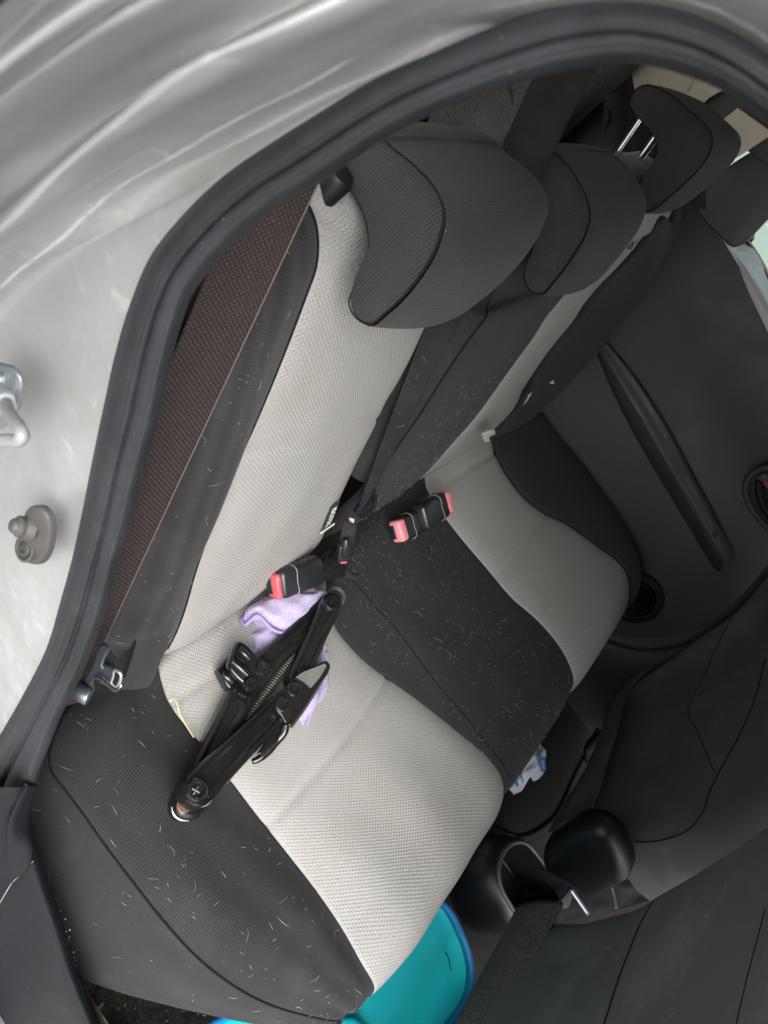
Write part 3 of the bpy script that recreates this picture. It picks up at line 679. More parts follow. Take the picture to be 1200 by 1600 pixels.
# inner side of the near backrest (dark strip towards the split)
loft('inner_side', [i_in[1:14], midrail(i_in[1:14], i_in[1:14], 0, -.008, N1) + V3(.006, 0, 0), midrail(i_in[1:14], i_in[1:14], 0, -.03, N1) + V3(.009, 0, 0), midrail(i_in[1:14], i_in[1:14], 0, -.09, N1) + V3(.010, 0, 0)], BLACK, backn, nu=24, nv=80)
loft('back_panel', [[b1(-.55, .05, -.10), b1(-.55, .54, -.10)], [b1(-.15, .05, -.10), b1(-.15, .54, -.10)]], CARPET, backn, nu=6, nv=6, thick=.01)
# headrest guide plug
lathe_obj('headrest_guide', b1i(524, 281, .001), unit(D1 + .5*N1), [(.0105, -.012), (.0105, .003), (.0085, .007), (.005, .0085)], GLOSSBLACK, backn, 24)

# --- wide backrest
c_seam = [b2(-.128, -.05, -.03), b2i(582, 757, .01), b2i(592, 740, .012), b2i(625, 690, .012), b2i(654, 648, .012), b2i(704, 570, .010), b2i(730, 532, .008), b2i(760, 490, .006), b2(-.110, .40, .0), b2(-.105, .45, -.015), b2(-.105, .47, -.05)]
c_far = [b2(.13, -.05, -.03), b2i(652, 744), b2i(662, 736), b2i(700, 699), b2i(720, 676), b2i(740, 653), b2i(780, 599), b2i(815, 550), b2i(840, 515), b2i(855, 490), b2(.165, .40), b2(.17, .455), b2(.17, .495, -.008), b2(.17, .512, -.03), b2(.17, .515, -.075)]
f_out = [b2(.40, -.05, -.03), b2i(762, 678), b2i(775, 665), b2i(800, 640), b2i(820, 602), b2i(850, 555), b2i(880, 515), b2i(897, 495), b2i(920, 460), b2i(950, 425), b2i(985, 390), b2i(1008, 362), b2i(1021, 342), b2(.46, .455, -.002), b2(.43, .495, -.012), b2(.41, .512, -.035), b2(.40, .515, -.08)]
backw = loft('backrest', [c_far, midrail(c_far, f_out, .5, .002, N2), f_out], LIGHT, seat, nu=50, nv=120, puff=.006, pw=8, thick=.01, grooves=((.60, .0022, .005, .0),))
loft('centre_panel', [c_seam, midrail(c_seam, c_far, .33, .010, N2), midrail(c_seam, c_far, .66, .010, N2), c_far], BLACKFLAT, backw, nu=50, nv=110, noise=.002, seed=36, puff=.003, pw=8, thick=.01)
loft('inner_side', [c_seam[1:], midrail(c_seam[1:], c_seam[1:], 0, -.012, N2) - V3(.012, 0, 0), midrail(c_seam[1:], c_seam[1:], 0, -.03, N2) - V3(.017, 0, 0), midrail(c_seam[1:], c_seam[1:], 0, -.10, N2) - V3(.018, 0, 0)], BLACK, backw, nu=24, nv=60)
tube_obj('seam', resample(c_seam[1:-1], 60) + N2*.001, .0013, SEAM, backw, 6)
w1 = [b2(.46, -.05, -.02), b2(.47, .05, .02), b2(.50, .15, .03), b2(.515, .27, .03), b2(.535, .38, .015), b2(.53, .44, .0), b2(.50, .475, -.03)]
w2 = [b2(.54, -.05, -.03), b2(.55, .05, .0), b2(.56, .15, .01), b2(.57, .27, .008), b2(.575, .38, -.005), b2(.57, .44, -.02), b2(.53, .47, -.05)]
loft('side_bolster', [f_out, w1, w2, [p - V3(-.01, -.06, 0) for p in w2]], BLACKFLAT, backw, nu=40, nv=60, thick=.01)
loft('back_panel', [[b2(-.13, .0, -.10), b2(-.13, .47, -.10)], [b2(.56, .0, -.10), b2(.56, .47, -.10)]], FELT, backw, nu=6, nv=6, thick=.01)

mesh_obj('seat_pan', [V3(-.57, -.08, -.128), V3(.57, -.08, -.128), V3(.57, .34, -.128), V3(-.57, .34, -.128)], [(0, 1, 2, 3)], CARPET, body, False)
# --- cushion
def front(x, xs=None):
    return [V3(x, -.430, -.050), V3(x, -.432, -.09), V3(x, -.425, -.15), V3(x, -.40, -.22)]
def sil(u, v): return az(u, v, -.018)
A0 = [V3(-.405, .03, -.09), ci(238, 1030, -.012), ci(246, 1040), ci(252, 1065), ci(262, 1095), ci(295, 1140), ci(330, 1180), ci(365, 1226), ci(400, 1272), ci(450, 1335), ci(500, 1400), ci(535, 1452), ci(562, 1500), sil(585, 1546)] + front(-.430)
A1 = [V3(-.16, .03, -.09), ci(500, 885, -.012), ci(508, 905), ci(514, 940), ci(522, 975), ci(548, 1010), ci(572, 1034), ci(600, 1055), ci(640, 1083), ci(682, 1115), ci(725, 1150), ci(765, 1185), ci(781, 1208), sil(787, 1238)] + front(-.105)
A2 = [V3(.15, .03, -.09), ci(658, 728, -.012), ci(662, 737), ci(667, 765), ci(680, 785), ci(700, 815), ci(725, 847), ci(755, 882), ci(800, 935), ci(840, 970), ci(868, 1002), ci(888, 1035), sil(896, 1069)] + front(.160)
A3 = [V3(.40, .03, -.09), ci(762, 668, -.012), ci(766, 676), ci(770, 698), ci(783, 730), ci(800, 756), ci(820, 780), ci(842, 797), ci(890, 822), ci(915, 840), ci(940, 858), ci(962, 874), ci(977, 893), sil(983, 917)] + front(.485)
cush = loft('seat_cushion', [A0, midrail(A0, A1, .5, .006, NC), A1], LIGHT, seat, nu=70, nv=170, noise=.0016, seed=31, puff=.008, pw=8, thick=.01, grooves=((.16, .0035, .006, .0), (.395, .0032, .0045, -.035)))
loft('centre_panel', [A1, midrail(A1, A2, .25, .004, NC), midrail(A1, A2, .75, .004, NC), A2], BLACKFLAT, cush, nu=60, nv=150, noise=.002, seed=35, puff=.003, pw=8, thick=.01)
loft('far_insert', [A2, midrail(A2, A3, .5, .004, NC), A3], LIGHT, cush, nu=60, nv=150, puff=.007, pw=8, thick=.01, grooves=((.16, .0030, .006, .0), (.40, .0030, .0045, -.03)))
csm = [ci(548, 903), ci(572, 932), ci(620, 985), ci(680, 1065), ci(740, 1135), ci(775, 1180), ci(798, 1212), V3(-.07, -.425, -.03)]
# near bolster: from the insert out to the piped edge
E = [ci(118, 1092, -.012), ci(100, 1118, -.004), ci(86, 1150), ci(77, 1185), ci(80, 1203), ci(100, 1232), ci(130, 1272), ci(165, 1322), ci(200, 1368), ci(250, 1432), ci(300, 1488), az(350, 1530, -.016), az(400, 1560, -.022), az(465, 1583, -.032), az(530, 1593, -.042)]
E = [V3(-.575, .075, -.08)] + E + [V3(-.44, -.425, -.085), V3(-.43, -.42, -.15), V3(-.43, -.40, -.22)]
Ms = []
rA, rE = resample(A0, 80), resample(E, 80)
def bol(t, o): return rA*(1-t) + rE*t + NC*o*np.sin(np.linspace(0, 1, 80)*math.pi)[:, None]**.5
loft('side_bolster', [rA, bol(.2, .006), bol(.5, .013), bol(.8, .010), rE], BLACK, cush, nu=60, nv=160, noise=.0022, seed=33, thick=.008)
tube_obj('seam', rE[4:-6] + NC*.0006 + V3(-.0006, 0, 0), .0010, SEAM, cush, 6)
lowc = [(30, 1215), (40, 1255), (49, 1300), (62, 1345), (78, 1395), (96, 1450), (112, 1500), (130, 1528), (170, 1545), (240, 1565), (330, 1586), (420, 1603), (520, 1612)]
LW = [V3(-.60, .035, -.14)] + [ax(u, v, -.600) for u, v in lowc[:8]] + [ax(170, 1545, -.588), ax(240, 1565, -.568), ax(330, 1586, -.54), ax(420, 1603, -.512), ax(520, 1613, -.478)] + [V3(-.43, -.415, -.2), V3(-.42, -.38, -.25)]
rL = resample(LW, 80)
loft('side_panel', [rE, rE*.82 + rL*.18 + V3(-.006, 0, -.003), rE*.45 + rL*.55 + V3(-.004, 0, 0), rL, rL + V3(.06, .02, -.03)], SIDECLOTH, cush, nu=40, nv=100)
# far bolster
far_e = [V3(.55, .035, -.08), V3(.565, .0, -.03), V3(.572, -.08, -.02), V3(.575, -.16, -.01), V3(.572, -.24, -.005), V3(.565, -.32, -.005), V3(.545, -.375, -.012), V3(.50, -.42, -.045), V3(.49, -.42, -.12), V3(.49, -.40, -.22)]
rA3, rF = resample(A3, 80), resample(far_e, 80)
loft('side_bolster', [rA3, rA3*.75 + rF*.25 + NC*.008, rA3*.4 + rF*.6 + NC*.014, rF, rF + V3(.012, 0, -.10)], BLACKFLAT, cush, nu=50, nv=90, thick=.008)
# ISOFIX tags sewn on the backrests
TAGCLOTH = BLACKFLAT
def sewn_tag(poly, n, parent): return prism_obj('sewn_tag', poly, n, .0012, TAGCLOTH, parent, .0004)
d_img = lambda u, v, du, dv, f, o: f(u+du, v+dv, o) - f(u, v, o)
cN = b1i(516, 806, .010)
rd = unit(b1i(509, 824, .010) - b1i(523, 788, .010)); ud = unit(np.cross(N1, rd)) 
tn = sewn_tag([cN + rd*a + ud*b for a, b in ((-.024, -.008), (.026, -.008), (.026, .008), (-.024, .008))], N1, backn)
tn.data.materials[0] = TAGCLOTH
text_obj('tag_print', 'ISOFIX', cN + N1*.0012, rd, ud, .0125, PRINT, tn)
prism_obj('tag_edge', [cN + rd*.024 + ud*b + N1*.001 + rd*a for a, b in ((0, -.010), (.003, -.010), (.006, .016), (.003, .016))], N1, .001, WHITE, tn, 0)
cF = b2i(823, 622, .022)
rd2 = unit(b2i(816, 634, .022) - b2i(829, 610, .022)); ud2 = unit(np.cross(N2, rd2))
tf = sewn_tag([cF + rd2*a + ud2*b for a, b in ((-.024, -.008), (.024, -.008), (.024, .008), (-.024, .008))], N2, backw)
text_obj('tag_print', 'ISOFIX', cF + N2*.0012, rd2, ud2, .0125, PRINT, tf)
prism_obj('plastic_tag', [b2i(u, v, .028) for u, v in ((752, 676), (762, 672), (772, 671), (773, 677), (764, 681), (763, 690), (756, 689))], N2, .002, WHITE, backw, .0005)
prism_obj('plastic_tag', [b2i(u, v, .034) for u, v in ((859, 598), (864, 594), (865, 599))], N2, .002, WHITE, backw, 0)
# hinge bracket at the outer lower corner
hx = -.580
hingep = [(160, 1004), (172, 1010), (166, 1024), (163, 1036), (176, 1041), (190, 1050), (191, 1062), (190, 1072), (182, 1076), (170, 1068), (158, 1058), (150, 1056), (146, 1064), (147, 1078), (138, 1088), (120, 1088), (112, 1080), (118, 1070), (134, 1056), (146, 1036), (154, 1015)]
hng = prism_obj('hinge_bracket', [ax(u, v, hx) for u, v in resample([(a, b, 0) for a, b in hingep], 70, True)[:, :2]], unit((-.75, -.45, .45)), .0045, GREYSTEEL, seat, .0015)
slot = resample([ax(u, v, hx-.0055) for u, v in ((180, 1047), (188, 1052), (187, 1066), (181, 1072), (176, 1068), (178, 1056))], 30, True)
mesh_obj('bracket_slot', *tube(slot, .0012, 8, None, True), BARESTEEL, hng)
prism_obj('slot_recess', slot, unit((-.75, -.45, .45)), .0008, GLOSSBLACK, hng, 0)
tube_obj('hinge_pin', [ax(112, 1072, hx-.008), ax(128, 1084, hx-.010), ax(140, 1090, hx-.008)], .0062, GREYSTEEL, hng, 14, 12)
tube_obj('bracket_edge', [ax(u, v, hx-.006) for u, v in ((150, 1056), (158, 1058), (170, 1068), (182, 1076), (190, 1071))], .0012, CHROME, hng, 8, 24)

# ------------------------------------------------------------------ headrests
def headrest(side, x0, x1, centre, shrink=.93, bulge=0.0, crown=.012):
    """side outline (picture points on the plane x = x0, or (y, z) pairs) pushed through to x1"""
    P = np.array([p if len(p) == 3 else ax(p[0], p[1], x0) for p in side])
    P = resample(P, 72, True)
    c = V3(x0, *centre)
    k = len(P); w = x1 - x0
    # gusset
    rings = []
    ts = np.linspace(0, 1, 22)
    for t in ts:
        e = max(0, (t - .80) / .20)
        sc = 1 + .035*math.sin(math.pi*min(1, t*1.25)) - (1 - math.sqrt(max(0, 1 - e*e)))*.30
        sc *= lerp(1.0, shrink, t)
        fw = np.clip((c[1] - P[:, 1])/.03 + .5, 0, 1)[:, None]*math.sin(math.pi*min(1, t*.95 + .02))**.8
        rings.append(c + V3(w*t, 0, 0) + (P - c)*sc + fw*V3(0, -bulge, bulge*.1))
    G = np.stack(rings)
    us = np.concatenate([[0], np.cumsum(np.linalg.norm(np.diff(np.vstack([P, P[:1]]), axis=0), axis=1))])[:k]
    uv = np.array([(us[i], w*t) for t in ts for i in range(k)])
    F = grid_faces(len(rings), k, True)
    F.append(tuple((len(rings)-1)*k + i for i in range(k)))
    hr = mesh_obj('headrest', G.reshape(-1, 3), F, HEADGUSSET, seat, uv=uv)
    # side panel
    rr = []; ss = (1.0, .985, .95, .88, .76, .6, .42, .22, .08)
    for s in ss:
        rr.append(c + (P - c)*s - V3(crown*(1 - s**5) - .0015, 0, 0))
    G2 = np.stack(rr); F2 = [f[::-1] for f in grid_faces(len(rr), k, True)]
    F2.append(tuple((len(rr)-1)*k + i for i in range(k))[::-1])
    mesh_obj('side_panel', G2.reshape(-1, 3), F2, HEADCLOTH, hr, uv=G2.reshape(-1, 3)[:, 1:])
    tube_obj('seam', P - V3(.0007, 0, 0), .0006, SEAM, hr, 6, None, True)
    return hr
near_side = [(605, 222), (650, 260), (684, 300), (694, 330), (686, 375), (650, 440), (602, 490), (577, 507), (556, 495), (546, 475), (553, 450), (570, 422), (577, 390), (574, 350), (558, 310), (546, 292), (538, 268), (531, 240), (537, 205), (555, 188), (585, 198)]
headrest(near_side, -.400, -.225, (.162, .478), bulge=.017)
mid_side = [(866, 238), (885, 255), (905, 285), (918, 312), (922, 335), (915, 365), (895, 400), (865, 440), (845, 460), (826, 452), (819, 435), (828, 405), (838, 375), (840, 340), (832, 310), (825, 280), (828, 240), (845, 225)]
headrest(mid_side, -.120, .075, (.150, .462), bulge=.012)
far_side = [(983, 158), (997, 183), (1013, 199), (1024, 218), (1028, 236), (1023, 255), (1010, 275), (1000, 293), (996, 312), (997, 328), (1007, 333), (1019, 329), (1040, 314), (1067, 290), (1091, 266), (1108, 242), (1114, 222), (1111, 206), (1098, 190), (1077, 172), (1053, 151), (1030, 138), (1011, 132), (995, 138)]
hf = headrest(far_side, .170, .375, (.188, .515), bulge=.006)
def post(u0, v0, u1, v1, x):
    a, b = ax(u0, v0, x), ax(u1, v1, x)
    d = b - a
    return [a - d*.25, b + d*.9]
tube_obj('headrest_post', post(965, 241, 1002, 187, .215), .0052, CHROME, hf, 16, 6)
tube_obj('headrest_post', post(986, 268, 1025, 213, .315), .0052, CHROME, hf, 16, 6)
lathe_obj('headrest_guide', ax(991, 268, .312), unit(D2), [(.016, -.012), (.016, .002), (.013, .007), (.008, .008)], GLOSSBLACK, backw, 24)
lathe_obj('guide_button', ax(995, 276, .312), unit(N2 + .4*D2), [(.006, -.006), (.006, .004), (.004, .006)], GLOSSBLACK, backw, 16)

# ================================================================== SEAT BELTS
# near belt: worn brown webbing hanging along the outer bolster
t0 = b1i(498, 283, .022); t1 = ax(124, 1086, -.566)
tt = np.linspace(-.045, 1.02, 12)[:, None]
rightE = t0*(1-tt) + t1*tt
leftE = rightE + V3(-.044, .012, .004)
def belt(name, Lr, Rr, mat, nv=120):
    o = loft(name, [Lr, (np.asarray(resample(Lr, 60)) + np.asarray(resample(Rr, 60)))/2, Rr], mat, None, nu=14, nv=nv, noise=.0004)
    m = o.modifiers.new('thickness', 'SOLIDIFY'); m.thickness = .0012; m.offset = 0
    return o
beltn = thing('seat_belt', 'worn brown seat belt webbing stretched along the outer edge of the near backrest', 'seat belt', t1)
o = belt('webbing', leftE, rightE, BROWNBELT); o.parent = beltn; o.matrix_parent_inverse = Matrix.Translation(-Vector(t1))
selv = tube_obj('selvedge', rightE, .0009, simple('brown_selvedge', (.10, .078, .070), .8), beltn, 6, 60)
# centre belt from the roof down into the split
beltc = thing('seat_belt', 'black seat belt running from the roof between two headrests down to the split', 'seat belt', ax(560, 790, -.14))
cl = [ax(u, v, x) for u, v, x in ((870, 35, -.150), (830, 125, -.152), (805, 182, -.152), (783, 230, -.154), (740, 330, -.160), (700, 420, -.166), (669, 496, -.170), (638, 580, -.172), (600, 680, -.172), (578, 742, -.170), (562, 788, -.164))]
cr = [ax(u, v, x) for u, v, x in ((985, 20, -.140), (932, 108, -.138), (897, 172, -.136), (866, 236, -.138), (826, 310, -.142), (780, 400, -.148), (746, 458, -.152), (708, 522, -.154), (664, 606, -.155), (630, 676, -.155), (600, 735, -.154), (580, 772, -.152))]
o = o_beltc = belt('webbing', cl, cr, BELT); o.parent = beltc; o.matrix_parent_inverse = Matrix.Translation(-beltc.location)
# tongue of the centre belt
tgp = [(552, 798), (560, 806), (575, 800), (585, 788), (586, 765), (583, 757), (575, 758), (570, 770), (560, 785)]
zt = V3(0, -.5, .86)
tg = prism_obj('belt_tongue', [ax(u, v, -.150) for u, v in resample([(a, b, 0) for a, b in tgp], 40, True)[:, :2]], unit((-.6, -.5, .6)), .010, BUCKLEBLACK, beltc, .004)
prism_obj('tongue_plate', [ax(u, v, -.158) for u, v in ((545, 808), (553, 810), (551, 822), (547, 825))], unit((-.6, -.5, .6)), .003, simple('pale_plastic', (.62, .60, .42), .4), beltc, .0006)
# short lower strap with mini buckle
lower = thing('mini_buckle', 'small upright black buckle with tiny red window, in the crease under the centre belt', 'buckle', ax(535, 880, -.17))
ls = [ax(u, v, -.166) for u, v in ((545, 815), (541, 835), (538, 850))]
loft('strap', [[p + V3(-.006, 0.004, 0) for p in ls], [p + V3(.010, -.010, 0) for p in ls]], BELT, lower, nu=6, nv=16, thick=.002)
mb_c = ax(537, 860, -.172); mb_z = unit(ax(536, 880, -.172) - ax(541, 842, -.172)); mb_n = unit(V3(-.55, -.45, .6) - mb_z*np.dot(V3(-.55, -.45, .6), mb_z)); mb_x = np.cross(mb_z, mb_n)
bb = box_obj('buckle_body', mb_c + mb_z*.004, mb_x*.0085, mb_n*.006, mb_z*.0145, BUCKLEBLACK, lower, .003)
lathe_obj('tongue_head', mb_c - mb_z*.010 + mb_n*.004, mb_z, [(.003, -.010), (.0052, -.006), (.0058, 0), (.0058, .012), (.0045, .015)], BUCKLEBLACK, lower, 18)
box_obj('red_window', mb_c + mb_z*.0145 + mb_n*.0058, mb_x*.004, mb_n*.0006, mb_z*.0014, RED, bb, .0003)

def buckle(name, label, c, zax, nrm, L, W, T, col, red_len, mirror=1):
    """lap buckle: body with rounded shell, seam line, coloured push button at one end"""
    t = thing(name, label, 'seat belt buckle', c, 'seat belt buckles lying on the cushion')
    z = unit(zax); n = unit(np.asarray(nrm) - z*np.dot(nrm, z)); x = np.cross(z, n)
    bd = box_obj('buckle_body', c + z*(-L*.06), x*W/2, n*T/2, z*(L/2)*.94, BUCKLEBLACK, t, T*.28)
    V, F = join([tube([c + z*(L*.10) + x*(W/2 + .0002)*a + n*(T/2 + .0002)*b for a, b in ((-1, -.6), (-1, .55), (-.85, .95), (0, 1), (.85, .95), (1, .55), (1, -.6))], .0006, 6, 40)])
    mesh_obj('shell_joint', V, F, SEAMGREY, bd)
    # button: U shape round a dark slot on the end face and top edge
    e = c + z*(L/2)*.90
    bt = box_obj('release_button', e + n*T*.04, x*W*.43, n*T*.44, z*red_len, col, t, min(T*.2, red_len*.9))
    box_obj('latch_slot', e + z*(red_len*.72) - n*T*.18, x*W*.27, n*T*.22, z*red_len*.5, BUCKLEBLACK, bt, .001)
    text_obj('button_print', 'PRESS', e + n*(T*.481), x, z, W*.17, simple('embossed_' + name, tuple(q*.75 for q in col.node_tree.nodes['Mix'].inputs[6].default_value[:3]) if 'Mix' in col.node_tree.nodes else (.5, .1, .1), .5), bt, .0001)
    return t
zb = .028
# right one of the pair (pointing away from the door) and left one
pA = az(690, 795, zb+.004); pB = az(655, 806, zb)
b_far = buckle('belt_buckle', 'upper black buckle of the pair, its pink button facing the far insert', az(676, 797, .026), az(700, 783, .028) - az(655, 812, .026), unit((.25, -.35, .9)), .068, .040, .026, PINK, .009)
b_cen = buckle('belt_buckle', 'lower black buckle of the pair on the centre panel, pink button towards the jack', az(641, 820, .014), az(622, 829, .014) - az(668, 806, .016), unit((-.35, -.25, .9)), .062, .037, .024, PINK, .008)
b_near = buckle('belt_buckle', 'black buckle with red button half under the lilac cloth', az(462, 902, .020), az(428, 914, .018) - az(490, 890, .022), unit((-.25, -.45, .85)), .072, .036, .024, RED, .0042)
loft('stalk_sleeve', [[az(488, 878, .020), az(508, 862, .010), az(524, 850, -.005)], [az(500, 893, .030), az(515, 885, .02), az(530, 872, .0)], [az(500, 908, .020), az(522, 905, .012), az(540, 900, -.01)]], BUCKLEBLACK, b_near, nu=16, nv=20, puff=.003, pw=2, noise=.002)
# crumpled dark cloth in the crease by the split
loft('crease_cloth', [[ci(u, v, o) for u, v, o in ((505, 880, -.01), (515, 895, .004), (522, 915, .004))], [ci(u, v, o) for u, v, o in ((528, 868, .0), (535, 890, .012), (545, 910, .008))], [ci(u, v, o) for u, v, o in ((548, 862, -.01), (556, 885, .004), (566, 900, .004))]], BLACKFLAT, cush, nu=24, nv=24, noise=.004, seed=9)

# ================================================================== JACK
jack = thing('car_jack', 'folded black scissor jack lying across the near light grey insert', 'car jack', ci(400, 1110))
def jp3(u, v, h): return ci(u, v, h)
def channel(name, p, q, w, h, n, parent, rib=True, tp=1.0):
    """pressed steel U-channel arm from p to q with rounded ends, two ribs along its back"""
    p, q = np.asarray(p), np.asarray(q); z = unit(q - p); n = unit(n - z*np.dot(n, z)); x = np.cross(n, z)
    sec = [(-1, -.9), (-1, .55), (-.93, .82), (-.80, .95), (-.55, 1.0), (-.42, .62), (-.28, .45), (.28, .45), (.42, .62), (.55, 1.0), (.80, .95), (.93, .82), (1, .55), (1, -.9), (.86, -.9), (.86, .5), (-.86, .5), (-.86, -.9)] if rib else [(-1, -.9), (-1, .6), (-.9, .88), (-.75, 1), (.75, 1), (.9, .88), (1, .6), (1, -.9), (.86, -.9), (.86, .6), (-.86, .6), (-.86, -.9)]
    L = np.linalg.norm(q - p); rings = []
    st_ = [(-.5*w/L, .0), (-.46*w/L, .38), (-.36*w/L, .70), (-.2*w/L, .92), (0, 1), (.10, 1), (.5, .96), (.90, 1), (1, 1), (1 + .2*w/L, .92), (1 + .36*w/L, .70), (1 + .46*w/L, .38), (1 + .5*w/L, 0)]
    for t, s in st_:
        ww = w/2*s*lerp(1, tp, min(1, max(0, t)))
        ribf = 1 if .12 < t < .92 else .0
        ring = []
        for a, b in sec:
            bb_ = .95 if (not ribf and abs(a) < .5) else b
            ring.append(p + z*(L*t) + x*(a*ww) + n*(bb_*h/2))
        rings.append(ring)
    V = np.array(rings); k = len(sec)
    F = grid_faces(len(rings), k, True)
    o = mesh_obj(name, V.reshape(-1, 3), F, BLACKMETAL, parent)
    m = o.modifiers.new('edges', 'EDGE_SPLIT'); m.split_angle = math.radians(35)
    return o
JN = unit(unit(CP - ci(400, 1110)) * .55 + NC)
a3 = channel('jack_arm', jp3(396, 1056, .030), jp3(508, 950, .034), .028, .020, JN, jack)
a4 = channel('jack_arm', jp3(386, 1066, .028), jp3(308, 1222, .030), .031, .020, JN, jack)
a1 = channel('jack_arm', jp3(516, 945, .048), jp3(462, 1062, .040), .026, .018, JN, jack, True, .9)
a2 = channel('jack_arm', jp3(306, 1235, .052), jp3(441, 1101, .040), .034, .018, JN, jack, True, .80)
# threaded screw
def screwm():
    a, b = jp3(515, 945, .026), jp3(300, 1242, .026); parts = [tube([a, b], .0052, 12)]
    L = np.linalg.norm(b - a); z = (b - a)/L
    n = unit(JN - z*np.dot(JN, z)); x = np.cross(n, z)
    pts = []
    turns = int(L/.0036)
    for i in range(turns*10):
        t = i/10; g = 2*math.pi*t
        pts.append(a + z*(t*.0036) + .0058*(math.cos(g)*x + math.sin(g)*n))
    parts.append(tube(pts, .0013, 5)); return join(parts)
V, F = screwm(); mesh_obj('lead_screw', V, F, SCREW, jack)
def pivot(c, r, parent, mat=BLACKMETAL, h=.006):
    return lathe_obj('pivot_pin', c, JN, [(r, -.022), (r, h*.4), (r*.93, h*.75), (r*.80, h), (r*.62, h), (r*.55, h*.55), (r*.42, h*.55), (r*.36, h*.85), (.001, h*.9)], mat, parent, 26)
pivot(jp3(516, 943, .056), .0105, jack)
pv = pivot(jp3(306, 1235, .060), .0112, jack)
for a in (.4, 1.9):
    d = math.cos(a)*unit(np.cross(JN, V3(1, 0, 0))) + math.sin(a)*unit(np.cross(JN, np.cross(JN, V3(1, 0, 0))))
    box_obj('pin_stake', jp3(306, 1235, .0655), d*.0042, np.cross(JN, d)*.0007, JN*.0006, GREYSTEEL, pv, .0003)
# eye ring at the upper end
eyec = jp3(525, 931, .036)
V, F = tube([eyec + .0105*(math.cos(t)*unit(np.cross(JN, V3(0, 1, 0))) + math.sin(t)*unit(np.cross(JN, unit(np.cross(JN, V3(0, 1, 0)))))) for t in np.linspace(0, 2*math.pi, 28, endpoint=False)], .0034, 10, None, True)
mesh_obj('drive_eye', V, F, GREYPLASTIC, jack)
# lower end trunnion
ep = [(263, 1272), (264, 1252), (272, 1238), (288, 1228), (306, 1232), (322, 1248), (322, 1258), (310, 1272), (296, 1283), (280, 1284), (270, 1281)]
ends = prism_obj('end_trunnion', [jp3(u, v, .012) for u, v in resample([(a, b, 0) for a, b in ep], 50, True)[:, :2]], JN, .030, BLACKMETAL, jack, .007)
lathe_obj('trunnion_hole', jp3(288, 1258, .046), JN, [(.0068, -.004), (.0068, .0006), (.0058, .0010), (.005, .0003)], RUST, ends, 20)
tube_obj('worn_rim', [jp3(u, v, .020) + JN*.012 for u, v in ((265, 1262), (268, 1274), (277, 1281), (290, 1282))], .0018, BARESTEEL, ends, 8, 24)
tube_obj('worn_edge', [jp3(u, v, .058) for u, v in ((287, 1238), (292, 1250), (305, 1258), (322, 1258), (335, 1240), (348, 1225))], .0011, BARESTEEL, a2, 6, 30)
# saddle
sd_p = [(353, 1042), (357, 1028), (371, 1005), (378, 1008), (398, 1027), (422, 1044), (424, 1056), (413, 1066), (402, 1078), (388, 1080), (378, 1072), (366, 1062)]
sdl = prism_obj('saddle', [jp3(u, v, .044) for u, v in resample([(a, b, 0) for a, b in sd_p], 60, True)[:, :2]], JN, .009, BLACKMETAL, jack, .003)
sd2 = prism_obj('saddle_flange', [jp3(u, v, .018) for u, v in ((334, 1050), (345, 1036), (356, 1028), (371, 1044), (372, 1064), (358, 1085), (346, 1075))], JN, .016, BLACKMETAL, sdl, .003)
for (ua, va, ub, vb) in ((374, 1014, 390, 1029), (362, 1032, 388, 1055), (347, 1052, 364, 1066)):
    h0 = .056 if ua > 350 else .038
    tube_obj('saddle_rib', [jp3(ua, va, h0), jp3((ua+ub)/2, (va+vb)/2, h0+.0015), jp3(ub, vb, h0)], .0038, BLACKMETAL, sdl, 10, 14)
prism_obj('saddle_slot', resample([jp3(u, v, .0535) for u, v in ((373, 1020), (377, 1019), (383, 1027), (380, 1031), (375, 1027))], 24, True), JN, .0006, GLOSSBLACK, sdl, 0)
for u, v in ((409, 1045), (391, 1069)):
    lathe_obj('rivet', jp3(u, v, .054), JN, [(.0078, -.002), (.0078, .002), (.0062, .0042), (.004, .0042), (.003, .0022)], BLACKMETAL, sdl, 20)
# base plate
bp = [(459, 1059), (470, 1049), (490, 1042), (509, 1035), (513, 1040), (512, 1048), (496, 1072), (480, 1095), (460, 1122), (452, 1129), (444, 1131), (438, 1122), (428, 1108), (427, 1098), (440, 1080)]
base = prism_obj('base_plate', [jp3(u, v, .048) for u, v in resample([(a, b, 0) for a, b in bp], 70, True)[:, :2]], JN, .006, BLACKMETAL, jack, .0015)
prism_obj('bare_metal_tip', [jp3(u, v, .0545) for u, v in ((462, 1058), (474, 1050), (492, 1043), (507, 1037), (510, 1041), (500, 1058), (486, 1075), (476, 1066))], JN, .0006, BARESTEEL, base, 0)
for u, v in ((459, 1077), (441, 1101)):
    lathe_obj('rivet', jp3(u, v, .0545), JN, [(.0085, -.002), (.0085, .0014), (.007, .003), (.0052, .003), (.004, .0006)], BLACKMETAL, base, 22)
loft('base_flange', [[jp3(u, v, .054) for u, v in ((512, 1043), (496, 1070), (472, 1106), (452, 1133))], [jp3(u, v, .050) for u, v in ((515, 1042), (500, 1070), (476, 1108), (455, 1137))], [jp3(u+2, v, .034) for u, v in ((515, 1042), (500, 1070), (476, 1108), (455, 1137))]], BLACKMETAL, base, nu=10, nv=30, thick=.0025)
tube_obj('base_hook', [jp3(u, v, h) for u, v, h in ((447, 1130, .050), (445, 1142, .044), (430, 1160, .034), (416, 1176, .028), (402, 1187, .024), (394, 1190, .022))], [.004, .0045, .005, .0052, .0045, .003], BLACKMETAL, base, 10, 36)
loft('base_web', [[jp3(u, v, .046) for u, v in ((440, 1128), (425, 1148), (405, 1178))], [jp3(u, v, .040) for u, v in ((449, 1136), (435, 1158), (414, 1182))]], BLACKMETAL, base, nu=6, nv=16, thick=.003)

